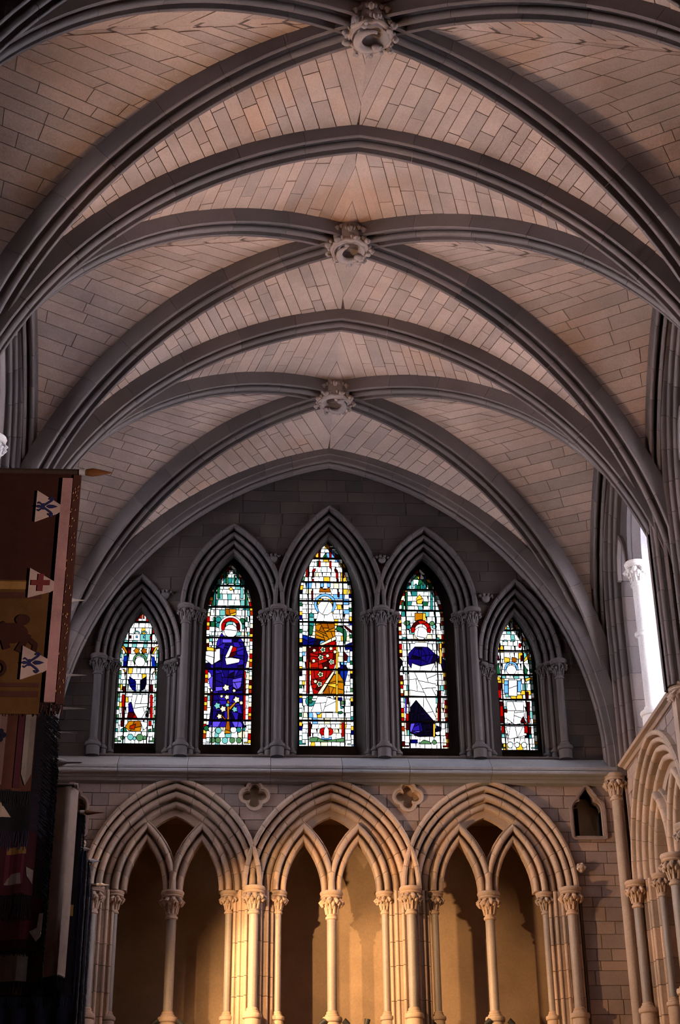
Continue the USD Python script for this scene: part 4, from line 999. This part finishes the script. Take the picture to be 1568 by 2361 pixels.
def build_sides():
    P = side_bay_parts()
    wn = 6
    for sg, nm, rot, sd in SIDE:
        for k in range(3):
            if sg == 1 and k == 0: continue
            loc = (sg * 4.6, -2.0 - BAY * k); bay = BAYNAME[k]
            copy(P['wall'], 'wall_' + nm, 'coursed stone of the %s wall at gallery height, %s' % (sd, bay), 'wall', loc, rot, kind='structure')
            copy(P['arch'], 'side_gallery_arch', 'moulded twin gallery arch in the %s wall, %s' % (sd, bay), 'arch', loc, rot)
            copy(P['column'], 'side_gallery_column', 'jambs and column of the %s side gallery arch, %s' % (sd, bay), 'column', loc, rot)
            copy(P['clere'], 'clerestory_arch', 'tall moulded clerestory arch in the %s wall, %s' % (sd, bay), 'arch', loc, rot)
            copy(P['cols'], 'clerestory_columns', 'pale ringed clerestory columns in the %s wall, %s' % (sd, bay), 'column', loc, rot)
            wn += 1; copy(P['win'], 'window_%d' % wn, 'clear clerestory window in the %s wall, %s' % (sd, bay), 'window', loc, rot, kind='structure')
        for k in range(3):
            t = thing('wall_rib', 'moulded rib along the %s wall over the clerestory, %s' % (sd, BAYNAME[k]), 'vault rib', (sg * 4.49, -2 - BAY * k), 7.4)
            for e in (-1, 1):
                for m in rib_stones(WR, (0, 0), (0, e), step=.5, prof=WALLRIB): part(t, 'voussoir', m, M['rib'], smooth=40)
        # string course and responds
        t = structure('trim_%d' % (2 if sg == 1 else 3), 'moulded string course along the %s wall at springing height' % sd, (sg * 4.6, 0), 7.5, cat='string course')
        sec = [(sg * .2, 7.53), (-sg * .03, 7.54), (-sg * .06, 7.57), (-sg * .12, 7.585), (-sg * .14, 7.615), (-sg * .12, 7.645), (-sg * .05, 7.66), (sg * .3, 7.70), (sg * .3, 7.53)]
        for k in range(7):
            m = prism(Polygon(sec), -BAY * k - .003, -BAY * (k + 1) + .003, 'xz'); part(t, 'length', m, M['arch'])
        for k in range(0, 7):
            y = -.16 if k == 0 else -BAY * k; x = 4.43 if k == 0 else 4.50
            t = thing('respond', 'wall shaft with foliage capital carrying the vault ribs, %s wall, %s' % (sd, ['corner by the windows', 'first from the windows', 'second from the windows', 'third from the windows', 'fourth', 'fifth', 'sixth'][k]), 'column', (sg * x, y), -1.0)
            shaft_parts(t, (0, 0), .078, -1.0, 7.50, seed=k, sc=1.0, mat_=M['arch'], capmat=M['arch'], base=True)
            part(t, 'backing', prism(unary_union([sbox(-.11, -.10, .11, .10)]).difference(Point(-sg * .02, 0).buffer(.09)) if k else sbox(-.02 * sg, -.03, .10 * sg, .16) if sg > 0 else sbox(-.10, -.03, .02, .16), -1.0, 7.46, 'xy'), M['arch'])
        # outer leaf, lower wall, gallery floor, attic
        hole = [Polygon(pointed(-2 - BAY * k, 1.24, 9.9, 2.3, 7.86)) for k in range(3)]
        t = structure('wall_' + nm, 'outer leaf of the %s wall with the window openings' % sd, (0, 0), -FL, cat='wall')
        X = lambda a, b: (sg * a, sg * b) if sg > 0 else (sg * b, sg * a)
        part(t, 'outer_leaf', prism(sbox(-28.3, 3.2, 1.6, 14.0).difference(unary_union(hole)), *X(5.39, 5.75), 'yz'), M['wall'])
        part(t, 'lower_wall', bx(*X(4.6, 4.95), -28.3, 1.6, -FL, 3.32), M['wall'])
        part(t, 'gallery_floor', bx(*X(4.58, 5.6), -28.3, 1.0, 3.20, 3.42), M['wall'])
        part(t, 'gallery_ceiling', bx(*X(4.86, 5.6), -28.3, 1.6, 7.40, 7.60), M['wall'])
        part(t, 'plain_bays', prism(sbox(-28.3, 3.3, -12, 13.6).difference(unary_union([h.buffer(.1) for h in hole])), *X(4.6, 4.8), 'yz'), M['shade'])
    t = structure('floor', 'tiled choir floor below the frame', (0, -13), -FL, cat='floor')
    part(t, 'paving', bx(-4.7, 4.7, -16, 13.4, -FL - .2, -FL), M['floor'])
    t = structure('wall_west', 'plain wall closing the far end behind the viewer', (0, -28.2), -FL, cat='wall')
    part(t, 'masonry', bx(-5.9, 5.9, -.2, .2, -FL, 14), M['shade'])
    t = structure('ceiling', 'roof above the vault', (0, -13), 13.9, cat='roof')
    part(t, 'boards', bx(-6.0, 6.0, -16, 14.6, 13.9, 14.1), M['dark'])
    t = structure('wall_east', 'outer face of the end wall and its corners', (0, 1.4), -FL, cat='wall')
    for sg in (-1, 1): part(t, 'corner', bx(min(sg * 4.45, sg * 5.95), max(sg * 4.45, sg * 5.95), -1.36, .15, -FL, 14), M['wall'])
    part(t, 'gable', bx(-4.7, 4.7, -.43, .0, 13.4, 14.0), M['dark'])
    part(t, 'apron', bx(-4.7, 4.7, -.03, .1, -FL, 8.0), M['dark'])

build_sides()

# ================================================================== banners on the left
def fleur(cx, cz, L):
    """a lily lying on its side, head to the right"""
    head = Polygon([(-.02, -.02), (.08, -.085), (.22, -.07), (.40, 0), (.22, .07), (.08, .085), (-.02, .02)])
    foot = Polygon([(-.48, 0), (-.36, .07), (-.16, .03), (-.16, -.03), (-.36, -.07)])
    band = sbox(-.19, -.14, -.11, .14)
    side = []
    for s in (-1, 1):
        c = LineString([(-.13, s * .05), (.0, s * .15), (.14, s * .26), (.20, s * .34), (.13, s * .40), (.06, s * .34)]).buffer(.038, 4)
        d = LineString([(-.18, s * .05), (-.28, s * .14), (-.34, s * .19), (-.38, s * .15)]).buffer(.026, 4)
        side += [c, d]
    g = unary_union([head, foot, band] + side)
    return affinity.translate(affinity.scale(g, L, L, origin=(0, 0)), cx, cz)

def finial(t, x, z, L, kind, material):
    if kind == 'leaf': pr = [(0, .008), (.06, .022), (.3, .030), (.6, .020), (1, .002)]
    elif kind == 'spike': pr = [(0, .018), (.05, .028), (.10, .014), (.2, .030), (.35, .022), (.6, .010), (1, .002)]
    elif kind == 'bulb': pr = [(0, .012), (.04, .03), (.16, .042), (.32, .03), (.42, .014), (.9, .010), (1, .002)]
    else: pr = [(0, .034), (.10, .028), (.3, .014), (.7, .008), (1, .002)]
    v, f = lathe([(r, q * L) for q, r in pr], 10)
    v = np.c_[v[:, 2] + x, v[:, 1] * .55 if kind in ('leaf', 'flare') else v[:, 1], v[:, 0] + z]
    part(t, 'spear_tip', (v, f[:, ::-1]), material, smooth=50)

def banner(lab, y, xr, xe, zt, zb, field, patches, tip, seed, amp=.02, fringe='black', side_fringe=.0, bottom_fringe=.10, pole='pole', wl=.23, polemat=None, turn=0.0):
    """xr/xe: hanging edge nearest the nave and the hidden end; patches: (name, cloth, polygon in x, z)"""
    t = thing('banner', lab, 'banner', (xr, y), zb - .2)
    ph = seed * 1.7
    wave = lambda x, z: amp * (np.sin((x - xr) / wl * 6.28 + ph + .5 * np.sin(z * 2.2 + ph)) * (.35 + .65 * np.clip((zt - z) / (zt - zb), 0, 1))) + turn * np.clip((x - (xr - .06)) / .06, 0, 1) ** 1.3
    # cloth: a thin closed sheet
    nx, nz = 28, 22
    X, Z = np.meshgrid(np.linspace(xe, xr, nx), np.linspace(zt, zb, nz)); Y = wave(X, Z)
    n = nx * nz
    V = np.vstack([np.c_[X.ravel() - xr, Y.ravel() - .004, Z.ravel()], np.c_[X.ravel() - xr, Y.ravel() + .004, Z.ravel()]])
    q = np.array([[i * nx + j, i * nx + j + 1, (i + 1) * nx + j + 1, (i + 1) * nx + j] for i in range(nz - 1) for j in range(nx - 1)])
    rim = [k for k in range(nx)] + [i * nx + nx - 1 for i in range(1, nz)] + [(nz - 1) * nx + j for j in range(nx - 2, -1, -1)] + [i * nx for i in range(nz - 2, 0, -1)]
    e = np.array([[rim[k], rim[(k + 1) % len(rim)], rim[(k + 1) % len(rim)] + n, rim[k] + n] for k in range(len(rim))])
    part(t, 'cloth', (V, np.vstack([q[:, ::-1], q + n, e])), CL[field], smooth=True)
    for d, (nm, col, poly) in enumerate(patches):
        poly = Polygon(poly) if not hasattr(poly, 'bounds') else poly
        x0, z0, x1, z1 = poly.bounds
        gx, gz = np.arange(x0, x1 + .034, .034), np.arange(z0, z1 + .09, .09)
        cells = [poly.intersection(sbox(a, c, b, e)) for a, b in zip(gx, gx[1:]) for c, e in zip(gz, gz[1:])] if amp > .005 else [poly]
        ms = [prism(c, -.0095 - .0012 * d, -.003) for c in cells if polys(c)]
        m = join([k for k in ms if k])
        v = m[0].copy(); v[:, 1] += wave(v[:, 0], v[:, 2]); v[:, 0] -= xr
        part(t, nm, (v, m[1]), CL[col])
    r = random.Random(seed)
    st = []
    if bottom_fringe:
        for x in np.arange(xe, xr, .011):
            l = bottom_fringe * r.uniform(.8, 1.1); y0 = float(wave(x, zb))
            st.append(tube([(x - xr, y0, zb + .01), (x - xr + r.uniform(-.004, .004), y0 + r.uniform(-.006, .006), zb - l * .5), (x - xr + r.uniform(-.01, .01), y0 + r.uniform(-.01, .01), zb - l)], .0042, 4, cap=False))
    if side_fringe:
        for z in np.arange(zb, zt - .02, .012):
            l = side_fringe * r.uniform(.75, 1.1); y0 = float(wave(xr, z))
            st.append(tube([(-.005, y0, z), (l * .55, y0 + r.uniform(-.006, .006), z - .012), (l, y0 + r.uniform(-.008, .008), z - .05 - r.uniform(0, .02))], .0042, 4, cap=False))
    if st: part(t, 'fringe', join(st), CL[fringe] if fringe in CL else M[fringe], kind='stuff')
    if pole:
        xp = tip[0] - tip[1]
        part(t, 'pole', tube([(-4.62 - xr, 0, zt + .012), (xp - xr, 0, zt + .012)], .019, 10), polemat or M['pole'], smooth=50)
        part(t, 'socket', tube([(xp - xr - .02, 0, zt + .012), (xp - xr + .015, 0, zt + .012)], .024, 10), M['steel'], smooth=50)
        if tip[2]: finial(t, xp - xr + .01, zt + .012, tip[1], tip[2], M[tip[3]])
    return t

def build_banners():
    ys = -14.79
    pat = []
    pat += [('upper_field', 'brown', sbox(-3.9, 3.86, -2.41, 4.56)), ('lower_field', 'ochre', sbox(-3.9, 3.03, -2.41, 3.86)),
            ('braid', 'gold', sbox(-3.9, 3.80, -2.45, 3.85)), ('braid', 'rust', sbox(-3.9, 3.74, -2.45, 3.78)), ('braid', 'rust', sbox(-3.9, 3.19, -2.42, 3.215)), ('braid', 'rust', sbox(-3.9, 3.13, -2.42, 3.165)),
            ('lion', 'brown', unary_union([affinity.scale(Point(-2.60, 3.52).buffer(.07), 1.3, .9), affinity.scale(Point(-2.545, 3.605).buffer(.034), 1.2, 1), affinity.rotate(sbox(-2.66, 3.42, -2.62, 3.54), 20), affinity.rotate(sbox(-2.55, 3.40, -2.51, 3.52), -25), affinity.rotate(sbox(-2.70, 3.56, -2.64, 3.58), 35), LineString([(-2.52, 3.5), (-2.46, 3.45), (-2.47, 3.36), (-2.52, 3.33)]).buffer(.014)])),
            ('shield_ring', 'brown', Point(-2.665, 3.30).buffer(.055).difference(Point(-2.665, 3.30).buffer(.036))),
            ('stripe', 'pink', [(-2.385, 4.545), (-2.325, 4.545), (-2.325, 3.10), (-2.385, 3.10)]),
            ('pennant', 'white', [(-2.53, 4.455), (-2.385, 4.36), (-2.385, 4.31), (-2.53, 4.245)]), ('pennant', 'white', [(-2.53, 3.935), (-2.385, 3.85), (-2.385, 3.79), (-2.53, 3.745)]), ('pennant', 'white', [(-2.53, 3.44), (-2.385, 3.36), (-2.385, 3.29), (-2.53, 3.235)])]
    pat += [('lily', 'blue', fleur(-2.46, 4.345, .15)), ('lily', 'blue', fleur(-2.46, 3.335, .15)),
            ('cross', 'red', unary_union([sbox(-2.478, 3.785, -2.446, 3.895), sbox(-2.515, 3.823, -2.407, 3.855)]))]
    t = banner('large nearest banner, brown and ochre with white fleur-de-lis pennants on a pink stripe', ys, -2.275, -3.9, 4.585, 3.10, 'brown', pat, (-2.10, .17, 'leaf', 'giltwood'), 1, amp=.0012, fringe='brown', bottom_fringe=.075, side_fringe=.0)
    r = random.Random(5); th = []
    for k in range(60):
        z = r.uniform(3.15, 4.5); a = r.uniform(-.02, .02)
        th.append(tube([(-.03 + a, -.014, z), (-.028 + a + r.uniform(-.004, .004), -.015, z + .006), (-.03 + a, -.014, z + .012)], .0018, 4, cap=False))
    part(t, 'edge_braid', prism(sbox(-.045, 3.09, -.002, 4.57), -.013, -.004), CL['rust'])
    part(t, 'gold_stitching', join(th), M['thread'], kind='stuff')
    S = lambda *a: sbox(*a)
    cinq = unary_union([Point(-2.945 + .03 * math.cos(a), 3.57 + .03 * math.sin(a)).buffer(.02) for a in np.linspace(0, 6.28, 6)[:-1]])
    banner('banner with a pink panel, rust band and pale strip, second from the front', -12.9, -2.70, -4.3, 4.585, 3.18, 'rust',
           [('panel', 'rose', S(-4.2, 3.22, -2.90, 4.4)), ('band', 'maroon', S(-2.82, 3.2, -2.78, 4.5)), ('strip', 'pale', [(-2.775, 4.5), (-2.705, 4.5), (-2.705, 3.30), (-2.745, 3.22), (-2.775, 3.3)]), ('rose', 'navy', cinq)], (-2.44, .16, 'spike', 'steel'), 2, amp=.012, side_fringe=.12, fringe='black')
    banner('black banner with a pale triangle, third from the front', -11.45, -2.90, -4.4, 4.585, 3.32, 'black', [('triangle', 'tan', [(-3.4, 3.9), (-3.05, 3.43), (-3.4, 3.40)])], (-2.56, .30, 'flare', 'steel'), 3, amp=.02, side_fringe=.13, fringe='navy', bottom_fringe=.14)
    banner('dark banner with a crimson panel under a gold bar, fourth from the front', -10.69, -2.95, -4.4, 4.585, 3.02, 'maroon', [('panel', 'crimson', S(-3.185, 3.10, -3.03, 3.41)), ('bar', 'gold', S(-3.18, 3.345, -3.02, 3.40)), ('scrap', 'pale', [(-3.18, 3.10), (-3.04, 3.10), (-3.05, 3.19), (-3.13, 3.185), (-3.17, 3.13)]), ('scrap', 'pale', [(-3.00, 3.17), (-2.955, 3.11), (-2.955, 3.22), (-3.01, 3.24)])], (-2.63, .30, 'flare', 'steel'), 4, amp=.03, side_fringe=.12, fringe='black', bottom_fringe=.20)
    banner('maroon banner with a scrap of white paper on it, fifth from the front', -10.07, -2.955, -4.4, 4.585, 2.72, 'maroon', [('field', 'crimson', S(-4.2, 2.80, -3.0, 2.96)), ('paper', 'paper', [(-3.035, 2.87), (-2.975, 2.905), (-2.965, 3.02), (-2.93, 3.02), (-2.935, 2.83), (-2.975, 2.79)])], (-2.76, .25, 'flare', 'steel'), 5, amp=.025, side_fringe=.04, fringe='black', bottom_fringe=.05)
    banner('brown banner with a pinkish grey square at its foot, sixth from the front', -9.27, -3.03, -4.4, 4.585, 2.62, 'brown', [('square', 'pale', S(-3.5, 2.62, -3.14, 2.85))], (-2.80, .25, 'bulb', 'steel'), 6, amp=.02, side_fringe=.03, fringe='black', bottom_fringe=.12)
    banner('plain tan banner on a black pole with no spear, seventh from the front', -8.57, -2.90, -4.4, 4.585, 2.80, 'tan', [], (-2.88, .03, None, 'steel'), 7, amp=.05, fringe='black', bottom_fringe=.12, wl=.36, turn=.14)
    banner('black banner under a long spear tip, eighth from the front', -7.68, -2.93, -4.4, 4.585, 2.78, 'black', [('lower_field', 'rust', S(-4.2, 2.80, -3.28, 2.98)), ('patch', 'gold', S(-2.99, 3.55, -2.96, 3.66))], (-2.72, .22, 'spike', 'giltwood'), 8, amp=.03, side_fringe=.03, fringe='navy', bottom_fringe=.10)
    banner('dark grey banner with a grey leaf tip, ninth from the front', -6.31, -3.02, -4.4, 4.585, 2.70, 'navy', [], (-2.985, .14, 'leaf', 'steel'), 9, amp=.025, side_fringe=.02, fringe='grey', bottom_fringe=.10)
    banner('dark teal banner with a steel spear, tenth from the front', -5.81, -3.03, -4.4, 4.585, 2.66, 'black', [('lower_field', 'teal', S(-4.3, 2.66, -3.1, 3.0))], (-2.91, .10, 'flare', 'steel'), 10, amp=.03, side_fringe=.03, fringe='grey', bottom_fringe=.10)
    banner('black banner farthest from the viewer, close to the left arch', -4.74, -3.10, -4.4, 4.585, 2.66, 'navy', [], (-2.905, .12, 'spike', 'steel'), 11, amp=.03, side_fringe=.02, fringe='grey', bottom_fringe=.10)

build_banners()

# ================================================================== small lamps on the gallery sill, and the lamps that light the stone
def aim_matrix(pos, target):
    f = np.array(target, float) - np.array(pos, float); f /= np.linalg.norm(f)
    r = np.cross(f, [0, 0, 1.0]); r /= np.linalg.norm(r); u = np.cross(r, f)
    return r, u, f

def build_lamps():
    # small dark fixtures standing beside the column feet
    for x, side, lab in ((-2.58, 'left', 'left of the left column foot'), (-2.21, 'right', 'right of the left column foot'), (-.15, 'left', 'left of the middle column foot'), (.20, 'right', 'right of the middle column foot'), (.50, 'far', 'apart to the right of the middle column'), (2.27, 'left', 'left of the right column foot'), (2.62, 'right', 'right of the right column foot')):
        t = thing('sill_lamp', 'small dark lamp on the sill, ' + lab, 'lamp', (x, .10), ZF)
        part(t, 'foot', bx(-.035, .035, -.03, .03, ZF, ZF + .03), M['housing'])
        part(t, 'stem', tube([(0, 0, ZF + .02), (0, 0, ZF + .36)], .010, 8), M['housing'], smooth=50)
        v, f = lathe([(.001, -.05), (.03, -.05), (.036, -.02), (.045, .05), (.040, .05), (.03, .0), (.001, 0)], 12)
        ang = {'left': .9, 'right': -.9, 'far': .2}[side]
        R = np.array([[math.cos(ang), 0, math.sin(ang)], [0, 1, 0], [-math.sin(ang), 0, math.cos(ang)]])
        part(t, 'hood', (v @ R.T + np.array([0, 0, ZF + .40]), f), M['housing'], smooth=40)
    for i, (pos, tgt, power, rad, cone, tint) in enumerate(LAMPS):
        t = thing('floodlight', ['floodlight at gallery height on the left wall, hidden by the banners', 'floodlight high on the left wall behind the banners, aimed at the arcade', 'floodlight over the banners, aimed up at the right half of the vault', 'low floodlight above the left stalls, washing the arcade', 'floodlight on the right wall behind the viewer, aimed at the nearest banner'][i], 'lamp', (pos[0], pos[1]), pos[2])
        r, u, f = aim_matrix(pos, tgt); L = .16 + rad
        Rm = np.array([r, u, -f]).T            # local +z looks backwards
        v, fc = lathe([(rad * 1.5, 0), (rad * 1.55, .02), (rad * 1.4, L), (.001, L + .01)], 16)
        part(t, 'housing', (v @ Rm.T + np.array([0, 0, pos[2]]), fc), M['housing'], smooth=40)
        part(t, 'bracket', tube([np.array([0, 0, pos[2]]) - f * .1, (math.copysign(4.62, pos[0]) - pos[0], 0, pos[2] - .05)], .015, 8), M['housing'], smooth=40)
        l = UsdLux.SphereLight.Define(stage, t.path + '/lamp_light')
        l.AddTransformOp().Set(Gf.Matrix4d(*r, 0, *u, 0, *(-f), 0, *(f * .05), 1))
        l.CreateRadiusAttr(rad); l.CreateIntensityAttr(power / (PI * rad * rad) * .4); l.CreateColorAttr(Gf.Vec3f(*tint))
        sh = UsdLux.ShapingAPI.Apply(l.GetPrim()); sh.CreateShapingConeAngleAttr(cone); sh.CreateShapingConeSoftnessAttr(.6)

build_lamps()
